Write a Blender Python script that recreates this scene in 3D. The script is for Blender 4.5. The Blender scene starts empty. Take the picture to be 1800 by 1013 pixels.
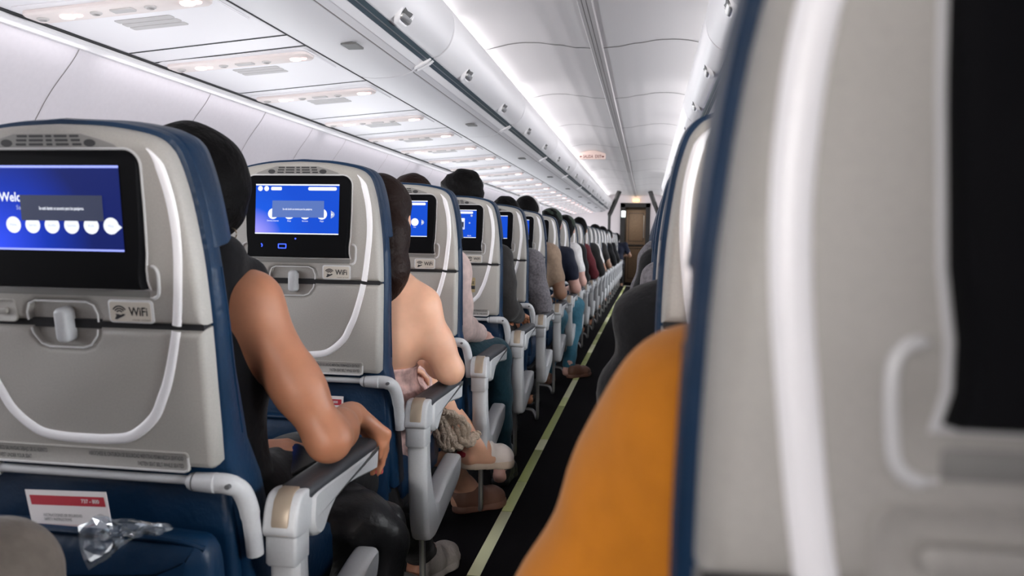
import bpy, bmesh, math, random
import numpy as np
from mathutils import Vector, Matrix
random.seed(7)
SC = bpy.context.scene
COL = SC.collection
# ------------------------------------------------------------------ camera
cd = bpy.data.cameras.new('camera'); cam = bpy.data.objects.new('camera', cd); COL.objects.link(cam)
def set_camera():
    f, W, H, vp, roll = 1430.0, 1800.0, 1013.0, (1138.0, 425.0), 0.016   # focal in px, vanishing point of the aisle, roll
    d = np.array([vp[0]-W/2, vp[1]-H/2, f]); d /= np.linalg.norm(d)
    a = np.array([math.cos(roll), math.sin(roll), 0.0])
    n = np.cross(d, a); n /= np.linalg.norm(n)
    if n[1] < 0: n = -n
    xw = np.cross(n, d)
    if xw[0] < 0: xw = -xw
    M = np.stack([xw, d, -n], 1)
    R = Matrix(((M[0, 0], -M[1, 0], -M[2, 0]), (M[0, 1], -M[1, 1], -M[2, 1]), (M[0, 2], -M[1, 2], -M[2, 2])))
    cam.matrix_world = Matrix.Translation((0.30, 0.0, 1.06)) @ R.to_4x4()
    cd.sensor_width = 36.0; cd.lens = f/W*36.0; cd.clip_start = 0.02; cd.clip_end = 100
    cd.dof.use_dof = True; cd.dof.focus_distance = 2.6; cd.dof.aperture_fstop = 5.6
set_camera()
SC.camera = cam
# ------------------------------------------------------------------ light, exposure
SC.view_settings.view_transform = 'Standard'; SC.view_settings.look = 'None'
SC.view_settings.gamma = 1.0; SC.view_settings.exposure = 0.6; SC.view_settings.use_curve_mapping = False
SC.cycles.use_denoising = True
SC.cycles.max_bounces = 8; SC.cycles.diffuse_bounces = 5; SC.cycles.glossy_bounces = 4; SC.cycles.transparent_max_bounces = 12
SC.cycles.sample_clamp_indirect = 6.0
wd = bpy.data.worlds.new('world'); SC.world = wd; wd.use_nodes = True
wd.node_tree.nodes['Background'].inputs[0].default_value = (0.80, 0.86, 1.0, 1); wd.node_tree.nodes['Background'].inputs[1].default_value = 0.25
def area(name, loc, direction, sx, sy, power, col=(1, 1, 1), spread=180):
    l = bpy.data.lights.new(name, 'AREA'); l.shape = 'RECTANGLE'; l.size = sx; l.size_y = sy; l.energy = power; l.color = col
    l.spread = math.radians(spread)
    o = bpy.data.objects.new(name, l); COL.objects.link(o); o.location = loc
    o.rotation_euler = Vector(direction).to_track_quat('-Z', 'Y').to_euler()
    return o
# cove lamps lying along the top of each row of bins, shining up onto the ceiling
COVE = [(-0.4, 1.6, 1.0), (1.3, 1.6, 1.0), (3.0, 1.6, 1.4), (4.7, 1.6, 2.4), (6.4, 1.6, 4.6), (8.1, 1.6, 4.6), (9.8, 1.6, 3.0), (11.5, 1.6, 2.6), (13.2, 1.6, 3.2), (14.9, 1.6, 3.6), (16.6, 1.6, 3.8), (18.3, 1.6, 4.0)]
for y, ln, p in COVE:
    for s in (-1, 1):
        area('cove_lamp', (s*0.69, y, 2.088), (-s*1.0, 0, 0.10), ln, 0.04, p*(0.75 if s < 0 else 0.55), (1.0, 0.97, 1.0))
# sidewall lamps behind the rail where the wall meets the service panels
for y in np.arange(-0.5, 19.5, 2.0):
    for s in (-1, 1):
        area('sidewall_lamp', (s*1.50, y, 1.655), (s*0.55, 0, -1), 1.9, 0.03, 0.7, (1.0, 0.96, 1.0))
# daylight entering through the cabin windows
for y in np.arange(-0.6, 19.4, 1.6):
    for s in (-1, 1):
        area('window_daylight', (s*1.70, y, 1.13), (-s*1.0, 0, -0.10 if s < 0 else -0.33), 1.3, 0.32, (2.0 if y < -0.1 else 6.5 if y < 3 else 8.0) if s < 0 else (0.8 if y < -0.1 else 17.0 if y < 3.5 else 7.5), (0.94, 0.97, 1.0), 180 if s < 0 else 120)
# added fill light behind the camera, standing in for the unseen lit cabin
area('rear_fill_light', (0.0, -7.6, 1.70), (0.0, 1, -0.06), 2.8, 0.6, 360.0, (1.0, 0.965, 0.93))
# unseen light added beyond the far doorway to brighten the brown door
area('galley_fill_light', (0.0, 20.3, 1.84), (0, 0.6, -1), 0.5, 0.5, 8.0, (1.0, 0.85, 0.7))
# ------------------------------------------------------------------ materials
def mat(name, col, rough=0.5, metal=0.0, emis=None, estr=0.0, noise=0.0, nscale=20.0, bump=0.0, bscale=200.0, coat=0.0, spec=0.5, sss=0.0, sheen=0.0):
    m = bpy.data.materials.new(name); m.use_nodes = True
    nt = m.node_tree; b = nt.nodes['Principled BSDF']
    c = (*col, 1.0)
    b.inputs['Base Color'].default_value = c; b.inputs['Roughness'].default_value = rough; b.inputs['Metallic'].default_value = metal
    b.inputs['Specular IOR Level'].default_value = spec
    if coat: b.inputs['Coat Weight'].default_value = coat; b.inputs['Coat Roughness'].default_value = 0.15
    if sheen: b.inputs['Sheen Weight'].default_value = sheen
    if sss:
        b.inputs['Subsurface Weight'].default_value = sss; b.inputs['Subsurface Radius'].default_value = (0.012, 0.004, 0.002); b.inputs['Subsurface Scale'].default_value = 1.0
    if emis: b.inputs['Emission Color'].default_value = (*emis, 1.0); b.inputs['Emission Strength'].default_value = estr
    if noise or bump:
        tc = nt.nodes.new('ShaderNodeTexCoord')
    if noise:
        n = nt.nodes.new('ShaderNodeTexNoise'); n.inputs['Scale'].default_value = nscale; n.inputs['Detail'].default_value = 5
        nt.links.new(tc.outputs['Object'], n.inputs['Vector'])
        r = nt.nodes.new('ShaderNodeValToRGB')
        r.color_ramp.elements[0].position = 0.3; r.color_ramp.elements[1].position = 0.7
        r.color_ramp.elements[0].color = (*[x*(1-noise) for x in col], 1); r.color_ramp.elements[1].color = (*[min(1, x*(1+noise)) for x in col], 1)
        nt.links.new(n.outputs['Fac'], r.inputs['Fac']); nt.links.new(r.outputs['Color'], b.inputs['Base Color'])
    if bump:
        n2 = nt.nodes.new('ShaderNodeTexNoise'); n2.inputs['Scale'].default_value = bscale; n2.inputs['Detail'].default_value = 3
        nt.links.new(tc.outputs['Object'], n2.inputs['Vector'])
        bp = nt.nodes.new('ShaderNodeBump'); bp.inputs['Strength'].default_value = bump; bp.inputs['Distance'].default_value = 0.01
        nt.links.new(n2.outputs['Fac'], bp.inputs['Height']); nt.links.new(bp.outputs['Normal'], b.inputs['Normal'])
    return m
M = {}
M['shell'] = mat('grey_plastic', (0.375, 0.360, 0.332), 0.5, noise=0.05, nscale=300, bump=0.04, bscale=900)
M['shell_lip'] = mat('pale_grey_lip', (0.62, 0.62, 0.62), 0.35)
M['trim'] = mat('pale_trim', (0.93, 0.92, 0.94), 0.35)
M['leather'] = mat('navy_leather', (0.0022, 0.021, 0.057), 0.42, spec=0.25, noise=0.15, nscale=12, bump=0.12, bscale=90)
M['black'] = mat('black_plastic', (0.004, 0.004, 0.005), 0.5, spec=0.05)
M['dark'] = mat('dark_gap', (0.012, 0.012, 0.014), 0.8)
M['armgrey'] = mat('armrest_grey', (0.52, 0.53, 0.545), 0.42, noise=0.03, nscale=200)
M['armpad'] = mat('armrest_pad', (0.035, 0.038, 0.045), 0.5)
M['tan'] = mat('bronze_cover', (0.36, 0.29, 0.22), 0.4, metal=0.3)
M['steel'] = mat('brushed_metal', (0.45, 0.45, 0.44), 0.35, metal=0.8)
M['sign'] = mat('sign_face', (0.60, 0.555, 0.48), 0.5)
M['ink'] = mat('dark_print', (0.02, 0.02, 0.022), 0.6)
M['greyink'] = mat('grey_print', (0.10, 0.10, 0.105), 0.6)
M['white'] = mat('white_plastic', (0.80, 0.785, 0.80), 0.45)
M['wall'] = mat('sidewall_panel', (0.58, 0.555, 0.59), 0.6, noise=0.02, nscale=60)
M['psu'] = mat('service_panel_white', (0.84, 0.82, 0.85), 0.5)
M['psu2'] = mat('service_unit_cream', (0.78, 0.70, 0.68), 0.5)
M['grille'] = mat('grille_grey', (0.50, 0.48, 0.48), 0.6)
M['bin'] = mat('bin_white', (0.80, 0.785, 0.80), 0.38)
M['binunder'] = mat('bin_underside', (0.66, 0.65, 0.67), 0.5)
M['rail'] = mat('rail_slot', (0.05, 0.075, 0.09), 0.4)
M['ceil'] = mat('ceiling_panel', (0.80, 0.785, 0.78), 0.6)
M['seamline'] = mat('panel_seam', (0.20, 0.185, 0.18), 0.7)
M['carpet'] = mat('dark_carpet', (0.0035, 0.003, 0.004), 0.95, noise=0.4, nscale=150, spec=0.1)
M['strip_a'] = mat('pale_green_strip', (0.60, 0.66, 0.28), 0.45)
M['strip_b'] = mat('olive_strip', (0.40, 0.46, 0.15), 0.45)
M['strip_c'] = mat('bright_strip', (0.80, 0.82, 0.52), 0.45)
M['door'] = mat('brown_door', (0.17, 0.115, 0.075), 0.55, noise=0.12, nscale=25)
M['doorframe'] = mat('dark_frame', (0.012, 0.010, 0.009), 0.55)
M['endwall'] = mat('end_wall', (0.74, 0.68, 0.69), 0.6)
M['lamp'] = mat('warm_lamp', (0.9, 0.6, 0.25), 0.4, emis=(1.0, 0.62, 0.22), estr=1.6)
M['litsign'] = mat('lit_sign', (0.8, 0.9, 0.85), 0.4, emis=(0.75, 1.0, 0.92), estr=1.6)
M['readlamp'] = mat('reading_lamp', (0.9, 0.7, 0.68), 0.4, emis=(1.0, 0.80, 0.78), estr=1.6)
M['redlamp'] = mat('call_lamp', (0.9, 0.5, 0.48), 0.4, emis=(1.0, 0.55, 0.52), estr=1.0)
M['exitface'] = mat('exit_sign_face', (0.78, 0.62, 0.56), 0.5)
M['exitink'] = mat('exit_sign_red', (0.16, 0.025, 0.015), 0.6)
M['paper'] = mat('white_card', (0.74, 0.70, 0.70), 0.5)
M['red'] = mat('red_print', (0.42, 0.012, 0.03), 0.5)
M['paleink'] = mat('pale_print', (0.62, 0.50, 0.50), 0.6)
M['gold'] = mat('gold_sticker', (0.42, 0.33, 0.17), 0.4)
M['pane'] = mat('window_pane', (0.85, 0.9, 0.95), 0.2, emis=(0.9, 0.95, 1.0), estr=1.0)
M['hair'] = mat('black_hair', (0.0028, 0.0024, 0.0026), 0.6, bump=0.5, bscale=60, spec=0.08)
M['hairbrown'] = mat('dark_brown_hair', (0.012, 0.005, 0.0035), 0.55, bump=0.5, bscale=60, spec=0.12)
M['skin_tan'] = mat('tan_skin', (0.50, 0.215, 0.118), 0.48, noise=0.06, nscale=30, sss=0.12)
M['skin_fair'] = mat('fair_skin', (0.70, 0.39, 0.26), 0.48, noise=0.05, nscale=30, sss=0.12)
M['skin_brown'] = mat('brown_skin', (0.30, 0.16, 0.10), 0.5, noise=0.06, nscale=30)
M['skin_pink'] = mat('pink_skin', (0.62, 0.36, 0.30), 0.5, noise=0.06, nscale=30)
M['nail'] = mat('red_nail', (0.55, 0.10, 0.11), 0.25)
def cloth(name, col, rough=0.85, noise=0.12, nscale=40, bump=0.35, bscale=35): return mat(name, col, rough, noise=noise, nscale=nscale, bump=bump, bscale=bscale, spec=0.25, sheen=0.1)
M['c_black'] = cloth('black_cloth', (0.006, 0.006, 0.0075))
M['c_char'] = cloth('charcoal_cloth', (0.026, 0.024, 0.024))
M['c_heather'] = cloth('heather_cloth', (0.16, 0.15, 0.165), noise=0.35, nscale=90)
M['c_tan'] = cloth('tan_cloth', (0.33, 0.235, 0.17))
M['c_navy'] = cloth('navy_cloth', (0.010, 0.013, 0.030))
M['c_white'] = cloth('white_cloth', (0.72, 0.70, 0.70))
M['c_pink'] = cloth('pale_pink_cloth', (0.70, 0.54, 0.50))
M['c_red'] = cloth('dark_red_cloth', (0.10, 0.012, 0.018))
M['c_denim'] = cloth('teal_denim', (0.030, 0.13, 0.19))
M['c_teal'] = cloth('dark_teal_cloth', (0.010, 0.045, 0.065))
M['c_mustard'] = cloth('mustard_cloth', (0.47, 0.160, 0.008), noise=0.06, bump=0.3, bscale=14)
M['c_brown'] = cloth('grey_brown_cloth', (0.13, 0.108, 0.092), bump=0.6, bscale=22)
M['c_green'] = cloth('dark_green_cloth', (0.018, 0.030, 0.020))
M['c_knit'] = cloth('beige_knit', (0.46, 0.37, 0.29), noise=0.15, nscale=120, bump=0.8, bscale=130)
M['c_print'] = cloth('pink_print', (0.55, 0.36, 0.33), noise=0.55, nscale=28)
M['bagleather'] = mat('black_bag_leather', (0.006, 0.006, 0.007), 0.42, bump=0.35, bscale=40, spec=0.35)
M['stud'] = mat('brass_stud', (0.50, 0.40, 0.28), 0.3, metal=0.7)
M['shoewhite'] = mat('white_shoe', (0.74, 0.66, 0.60), 0.5)
M['shoesole'] = mat('tan_sole', (0.50, 0.40, 0.31), 0.6)
M['shoered'] = mat('red_heel_patch', (0.35, 0.012, 0.03), 0.5)
M['shoegrey'] = mat('grey_shoe', (0.36, 0.33, 0.30), 0.6, bump=0.3, bscale=120)
M['shoebrown'] = mat('brown_shoe', (0.16, 0.075, 0.05), 0.55)
M['shoeblack'] = mat('black_shoe', (0.012, 0.012, 0.012), 0.5)
M['phone'] = mat('phone_glass', (0.006, 0.006, 0.008), 0.12)
def plastic_film():
    m = bpy.data.materials.new('clear_film'); m.use_nodes = True; nt = m.node_tree; nt.nodes.clear()
    o = nt.nodes.new('ShaderNodeOutputMaterial'); t = nt.nodes.new('ShaderNodeBsdfTransparent'); g = nt.nodes.new('ShaderNodeBsdfGlossy'); x = nt.nodes.new('ShaderNodeMixShader'); f = nt.nodes.new('ShaderNodeFresnel')
    t.inputs['Color'].default_value = (0.86, 0.90, 0.94, 1); g.inputs['Roughness'].default_value = 0.08; f.inputs['IOR'].default_value = 1.7
    df = nt.nodes.new('ShaderNodeBsdfDiffuse'); df.inputs['Color'].default_value = (0.75, 0.82, 0.9, 1); y = nt.nodes.new('ShaderNodeMixShader'); y.inputs[0].default_value = 0.13
    nt.links.new(t.outputs[0], y.inputs[1]); nt.links.new(df.outputs[0], y.inputs[2])
    nt.links.new(f.outputs[0], x.inputs[0]); nt.links.new(y.outputs[0], x.inputs[1]); nt.links.new(g.outputs[0], x.inputs[2]); nt.links.new(x.outputs[0], o.inputs[0])
    return m
M['film'] = plastic_film()
def screen_mat(name, c_mid, c_glow, c_far, glow_at, strength):
    """what the screen shows: a blue field with a paler corner (object coordinates on the screen face)"""
    m = bpy.data.materials.new(name); m.use_nodes = True; nt = m.node_tree; b = nt.nodes['Principled BSDF']
    tc = nt.nodes.new('ShaderNodeTexCoord'); mp = nt.nodes.new('ShaderNodeMapping'); gr = nt.nodes.new('ShaderNodeTexGradient'); gr.gradient_type = 'SPHERICAL'
    mp.inputs['Location'].default_value = (-glow_at[0]/0.16, 0, -glow_at[1]/0.16); mp.inputs['Scale'].default_value = (1/0.16, 0.0, 1/0.16)
    rp = nt.nodes.new('ShaderNodeValToRGB')
    rp.color_ramp.elements[0].position = 0.0; rp.color_ramp.elements[0].color = (*c_far, 1)
    e = rp.color_ramp.elements.new(0.45); e.color = (*c_mid, 1)
    rp.color_ramp.elements[-1].position = 1.0; rp.color_ramp.elements[-1].color = (*c_glow, 1)
    nt.links.new(tc.outputs['Object'], mp.inputs['Vector']); nt.links.new(mp.outputs[0], gr.inputs['Vector']); nt.links.new(gr.outputs['Fac'], rp.inputs['Fac'])
    nt.links.new(rp.outputs['Color'], b.inputs['Emission Color']); b.inputs['Emission Strength'].default_value = strength
    b.inputs['Base Color'].default_value = (0.004, 0.004, 0.006, 1); b.inputs['Roughness'].default_value = 0.35; b.inputs['Specular IOR Level'].default_value = 0.1
    return m
M['scr_one'] = screen_mat('blue_screen_dark', (0.003, 0.030, 0.40), (0.03, 0.08, 0.90), (0.004, 0.012, 0.12), (-0.10, 1.07), 0.75)
M['scr_two'] = screen_mat('blue_screen', (0.002, 0.085, 0.66), (0.50, 0.40, 0.95), (0.003, 0.065, 0.56), (-0.125, 1.045), 0.8)
M['scr_off'] = mat('screen_off', (0.006, 0.006, 0.008), 0.2)
M['s_white'] = mat('screen_white', (0, 0, 0), 0.5, emis=(0.86, 0.90, 1.0), estr=0.75)
M['s_line'] = mat('screen_line', (0, 0, 0), 0.5, emis=(0.30, 0.36, 1.0), estr=0.9)
M['s_box'] = mat('screen_popup', (0, 0, 0), 0.5, emis=(0.020, 0.028, 0.070), estr=0.7)
M['s_box2'] = mat('screen_popup_pale', (0, 0, 0), 0.5, emis=(0.055, 0.11, 0.33), estr=1.0)
M['s_grey'] = mat('screen_grey', (0, 0, 0), 0.5, emis=(0.30, 0.34, 0.50), estr=1.0)
M['s_blue'] = mat('indicator_blue', (0, 0, 0), 0.5, emis=(0.03, 0.07, 1.0), estr=2.5)
# ------------------------------------------------------------------ mesh helpers
class MB:
    def __init__(s): s.v = []; s.f = []; s.m = []
    def add(s, v, f, mi=0):
        o = len(s.v); s.v += [tuple(p) for p in v]; s.f += [tuple(i+o for i in q) for q in f]; s.m += [mi]*len(f)
    def mesh(s, name, mats, angle=40):
        me = bpy.data.meshes.new(name); me.from_pydata(s.v, [], s.f)
        for m in (mats if isinstance(mats, (list, tuple)) else [mats]): me.materials.append(M[m])
        me.polygons.foreach_set('material_index', s.m)
        b = bmesh.new(); b.from_mesh(me); bmesh.ops.recalc_face_normals(b, faces=b.faces); b.to_mesh(me); b.free()
        me.shade_smooth()
        if angle < 180: me.set_sharp_from_angle(angle=math.radians(angle))
        me.update(); return me
    def build(s, name, mats, parent=None, angle=40):
        return link(name, s.mesh(name, mats, angle), parent)
def link(name, me, parent=None):
    o = bpy.data.objects.new(name, me); COL.objects.link(o)
    if parent: o.parent = parent
    return o
def empty(name, loc=(0, 0, 0), parent=None):
    o = bpy.data.objects.new(name, None); COL.objects.link(o); o.location = loc; o.empty_display_size = 0.05
    if parent: o.parent = parent
    return o
def tag(o, label=None, cat=None, group=None, kind=None):
    for k, v in (('label', label), ('category', cat), ('group', group), ('kind', kind)):
        if v: o[k] = v
    return o
def kids(o): return list(o.children)
def copy_tree(o, parent=None):
    c = o.copy(); COL.objects.link(c)
    if parent is not None: c.parent = parent
    for ch in KIDS.get(o.name, []): copy_tree(ch, c)
    return c
KIDS = {}
def index_kids():
    KIDS.clear()
    for o in bpy.data.objects:
        if o.parent: KIDS.setdefault(o.parent.name, []).append(o)
AX = {'xz': lambda a, b, d: (a, d, b), 'yz': lambda a, b, d: (d, a, b), 'xy': lambda a, b, d: (a, b, d)}
def inset_poly(P, t):
    n = len(P); out = []
    A = sum(P[i][0]*P[(i+1) % n][1]-P[(i+1) % n][0]*P[i][1] for i in range(n)); sg = 1 if A > 0 else -1
    for i in range(n):
        p0, p1, p2 = Vector(P[i-1]), Vector(P[i]), Vector(P[(i+1) % n])
        e1 = (p1-p0); e2 = (p2-p1)
        e1 = e1.normalized() if e1.length > 1e-9 else e2.normalized(); e2 = e2.normalized() if e2.length > 1e-9 else e1
        n1 = Vector((-e1.y, e1.x))*sg; n2 = Vector((-e2.y, e2.x))*sg
        b = (n1+n2); b = b.normalized() if b.length > 1e-6 else n1
        k = max(0.45, b.dot(n1)); out.append(tuple(p1+b*(t/k)))
    return out
def pillow(mb, P, rings, plane='xz', capf=True, capb=True, mi=0, depth=None):
    """stack of inset outlines: rings = [(inset, depth)...]; depth(a,b,d) may bend it"""
    f = AX[plane]; n = len(P); vs = []; fs = []
    for t, d in rings:
        Q = inset_poly(P, t) if abs(t) > 1e-9 else P
        vs += [f(a, b, depth(a, b, d) if depth else d) for a, b in Q]
    for k in range(len(rings)-1):
        for i in range(n):
            j = (i+1) % n; fs.append((k*n+i, k*n+j, (k+1)*n+j, (k+1)*n+i))
    if capb: fs.append(tuple(range(n)))
    if capf: fs.append(tuple((len(rings)-1)*n+i for i in range(n)))
    mb.add(vs, fs, mi)
def bevel_rings(d0, d1, r, n=3):
    """from depth d0 to d1 with rounded edges of radius r on both ends"""
    s = 1 if d1 > d0 else -1; out = []
    for i in range(n+1):
        a = math.pi/2*i/n; out.append((r*(1-math.sin(a)), d0+s*r*(1-math.cos(a))))
    for i in range(n+1):
        a = math.pi/2*i/n; out.append((r*(1-math.cos(a)), d1-s*r*(1-math.sin(a))))
    return out
def front_rings(d_back, d_front, r, n=4):
    s = 1 if d_front > d_back else -1
    return [(0, d_back)]+[(r*(1-math.cos(math.pi/2*i/n)), d_front-s*r*(1-math.sin(math.pi/2*i/n))) for i in range(n+1)]
def rrect(cx, cz, w, h, r, n=5):
    P = []
    for sx, sz, a0 in ((1, -1, -90), (1, 1, 0), (-1, 1, 90), (-1, -1, 180)):
        for i in range(n+1):
            a = math.radians(a0+90*i/n); P.append((cx+sx*(w/2-r)+r*math.cos(a), cz+sz*(h/2-r)+r*math.sin(a)))
    return P
def circle(cx, cz, r, n=24, rz=None): return [(cx+r*math.cos(2*math.pi*i/n), cz+(rz or r)*math.sin(2*math.pi*i/n)) for i in range(n)]
def catmull(P, n=6, closed=False):
    P = [Vector(p) for p in P]; out = []; N = len(P)
    for i in range(N if closed else N-1):
        g = (lambda k: P[k % N]) if closed else (lambda k: P[max(0, min(N-1, k))])
        p0, p1, p2, p3 = g(i-1), g(i), g(i+1), g(i+2)
        for j in range(n):
            t = j/n; out.append(0.5*((2*p1)+(p2-p0)*t+(2*p0-5*p1+4*p2-p3)*t*t+(-p0+3*p1-3*p2+p3)*t**3))
    if not closed: out.append(P[-1].copy())
    return out
def tube(mb, pts, rad, n=10, mi=0, flat=1.0, up=(0, 0, 1)):
    """swept tube; rad is a number or a list; flat squeezes it along the binormal"""
    pts = [Vector(p) for p in pts]; N = len(pts); rs = rad if isinstance(rad, (list, tuple)) else [rad]*N
    T = [(pts[min(i+1, N-1)]-pts[max(i-1, 0)]).normalized() for i in range(N)]
    u = Vector(up); u = (u-T[0]*u.dot(T[0]))
    if u.length < 1e-4: u = Vector((1, 0, 0)); u = u-T[0]*u.dot(T[0])
    u.normalize(); vs = []; fs = []
    for i in range(N):
        u = (u-T[i]*u.dot(T[i])).normalized(); w = T[i].cross(u)
        for k in range(n):
            a = 2*math.pi*k/n; vs.append(pts[i]+(u*math.cos(a)+w*math.sin(a)*flat)*rs[i])
    for i in range(N-1):
        for k in range(n):
            k2 = (k+1) % n; fs.append((i*n+k, i*n+k2, (i+1)*n+k2, (i+1)*n+k))
    fs.append(tuple(range(n))); fs.append(tuple((N-1)*n+k for k in range(n)))
    mb.add(vs, fs, mi)
def box(mb, x0, x1, y0, y1, z0, z1, mi=0, r=0.0):
    P = [(x0, y0), (x1, y0), (x1, y1), (x0, y1)]
    if r:
        P = rrect((x0+x1)/2, (y0+y1)/2, x1-x0, y1-y0, r, 3); pillow(mb, P, bevel_rings(z0, z1, r, 3), 'xy', mi=mi)
    else: pillow(mb, P, [(0, z0), (0, z1)], 'xy', mi=mi)
FONT_CACHE = {}
def text_mesh(s, size, align='CENTER', squeeze=1.0, bold=False):
    """letters as flat polygons in the (a,b) plane"""
    key = (s, size, align, squeeze, bold)
    if key in FONT_CACHE: return FONT_CACHE[key]
    cu = bpy.data.curves.new('lettering', 'FONT'); cu.body = s; cu.size = size; cu.align_x = align; cu.align_y = 'CENTER'; cu.fill_mode = 'FRONT'
    if bold: cu.offset = size*0.018
    cu.resolution_u = 3
    o = bpy.data.objects.new('lettering', cu); COL.objects.link(o)
    dg = bpy.context.evaluated_depsgraph_get(); me = bpy.data.meshes.new_from_object(o.evaluated_get(dg))
    v = [(p.co.x*squeeze, p.co.y) for p in me.vertices]; f = [tuple(p.vertices) for p in me.polygons]
    bpy.data.objects.remove(o); bpy.data.curves.remove(cu); bpy.data.meshes.remove(me)
    FONT_CACHE[key] = (v, f); return v, f
def put_text(mb, s, size, fn, mi=0, align='CENTER', squeeze=1.0, bold=False):
    v, f = text_mesh(s, size, align, squeeze, bold); mb.add([fn(a, b) for a, b in v], f, mi)
# ------------------------------------------------------------------ the cabin
Y0, Y1 = -8.0, 19.4
def struct(o): o['kind'] = 'structure'; return o
def sweep_y(mb, prof, y0, y1, mi=0, closed=False):
    n = len(prof); vs = [(x, y0, z) for x, z in prof]+[(x, y1, z) for x, z in prof]
    fs = [(i, (i+1) % n, n+(i+1) % n, n+i) for i in range(n if closed else n-1)]
    if closed: fs += [tuple(range(n)), tuple(n+i for i in range(n))]
    mb.add(vs, fs, mi)
ORD = ['first', 'second', 'third', 'fourth', 'fifth', 'sixth', 'seventh', 'eighth', 'ninth', 'tenth', 'eleventh', 'twelfth', 'thirteenth', 'fourteenth', 'fifteenth', 'sixteenth', 'seventeenth', 'eighteenth', 'nineteenth', 'twentieth', 'twenty-first', 'twenty-second', 'twenty-third', 'twenty-fourth', 'twenty-fifth', 'twenty-sixth', 'twenty-seventh']
mb = MB(); box(mb, -1.80, 1.80, Y0, 23.0, -0.06, 0.0); struct(mb.build('floor', 'carpet'))
# side walls: curved panels with a slim seam between them, window openings cut as separate window units
WPROF = [(-1.55, 0.0), (-1.68, 0.35), (-1.745, 0.7), (-1.76, 1.0), (-1.735, 1.25), (-1.665, 1.48), (-1.585, 1.62), (-1.565, 1.665)]
WP = [(p.x, p.y) for p in catmull([(x, z, 0) for x, z in WPROF], 4)]
for nm, s in (('wall_left', -1), ('wall_right', 1)):
    mb = MB(); inner = [(-s*x, z) for x, z in WP]; outer = [(-s*(x-0.05), z) for x, z in WP][::-1]
    sweep_y(mb, inner+outer, Y0, Y1, 0, True)
    for y in (0.9, 1.66, 2.45, 3.27, 3.78, 4.35, 4.86, 5.7, 6.25, 6.95, 7.7, 8.5, 9.3, 10.1, 10.9, 11.7, 12.5, 13.3):
        line = [(-s*(x+0.0015), z) for x, z in WP if z > 0.9]
        up = 0.14                                     # the seams lean aft towards the floor
        for (xa, za), (xb, zb) in zip(line, line[1:]):
            ya, yb = y+0.24*(za-1.66), y+0.24*(zb-1.66)
            mb.add([(xa, ya, za), (xb, yb, zb), (xb, yb+0.0035, zb), (xa, ya+0.0035, za)], [(0, 1, 2, 3)], 1)
    struct(mb.build(nm, ['wall', 'seamline'], angle=30))
# windows below seat-top level
def wx(z):
    for (xa, za), (xb, zb) in zip(WP, WP[1:]):
        if za <= z <= zb: return xa+(xb-xa)*(z-za)/(zb-za)
    return -1.7
mbf, mbp = MB(), MB()
for mbx, P, rings, mi in ((mbf, rrect(0, 1.12, 0.30, 0.40, 0.10), [(0, 0.0), (0.0, 0.012), (0.012, 0.018), (0.035, 0.006)], 0), (mbp, rrect(0, 1.12, 0.235, 0.335, 0.085), [(0, 0.007), (0.004, 0.009)], 0)):
    pillow(mbx, P, rings, 'yz', mi=mi, depth=lambda a, b, d: wx(b)+d, capf=(mbx is mbp))
fm, pm = mbf.mesh('window_frame', 'wall'), mbp.mesh('window_pane', 'pane')
wn = 0
for y in np.arange(-1.6, 18.9, 0.82):
    for s in (-1, 1):
        wn += 1; w = empty('window_%d' % wn, (0, y, 0)); struct(w)
        if s > 0: w.rotation_euler = (0, 0, math.pi)
        link('window_frame', fm, w); link('pane', pm, w)
# rail between the wall and the service panels (white lip, dark slot)
for k, s in ((1, -1), (2, 1)):
    mb = MB()
    sweep_y(mb, [(-s*-1.570, 1.664), (s*1.570, 1.664), (s*1.540, 1.660), (s*1.522, 1.672), (s*1.522, 1.690), (s*1.575, 1.70)], Y0, Y1, 0, True)
    sweep_y(mb, [(s*1.523, 1.6835), (s*1.523, 1.705), (s*1.505, 1.705), (s*1.505, 1.6865)], Y0, Y1, 1, True)
    struct(mb.build('trim_%d' % k, ['white', 'dark']))
# ceiling: two shallow arches meeting at a centre strip, curved joints between panels
def ceil_z(x):
    a = abs(x)
    pts = [(0, 2.118), (0.10, 2.124), (0.22, 2.142), (0.34, 2.157), (0.42, 2.159), (0.49, 2.152), (0.56, 2.137), (0.62, 2.124), (0.66, 2.126), (0.70, 2.19), (0.92, 2.19), (1.2, 2.06), (1.75, 2.06)]
    for (xa, za), (xb, zb) in zip(pts, pts[1:]):
        if xa <= a <= xb:
            t = (a-xa)/(xb-xa); t = t*t*(3-2*t) if a < 0.34 else t; return za+(zb-za)*t
    return 2.06
xs = list(np.linspace(-1.75, 1.75, 121))
mb = MB(); prof = [(x, ceil_z(x)) for x in xs]
sweep_y(mb, prof+[(1.75, 2.28), (-1.75, 2.28)], Y0, 23.0, 0, True)
for y in (1.35, 2.95, 4.55, 6.15, 7.75, 9.35, 10.95, 12.55, 14.15, 15.75, 17.35):
    q = [x for x in xs if abs(x) < 0.82]
    for xa, xb in zip(q, q[1:]):
        mb.add([(xa, y, ceil_z(xa)-.0012), (xb, y, ceil_z(xb)-.0012), (xb, y+0.016, ceil_z(xb)-.0012), (xa, y+0.016, ceil_z(xa)-.0012)], [(0, 1, 2, 3)], 1)
struct(mb.build('ceiling', ['ceil', 'seamline'], angle=30))
mb = MB()
pillow(mb, [(-0.036, 2.119), (0.036, 2.119), (0.030, 2.106), (-0.030, 2.106)], [(0, Y0), (0, 12.6)], 'xz', mi=0)
for x in (-0.014, 0.006): pillow(mb, [(x, 2.1065), (x+.004, 2.1065), (x+.004, 2.1052), (x, 2.1052)], [(0, Y0), (0, 12.6)], 'xz', mi=1)
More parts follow.
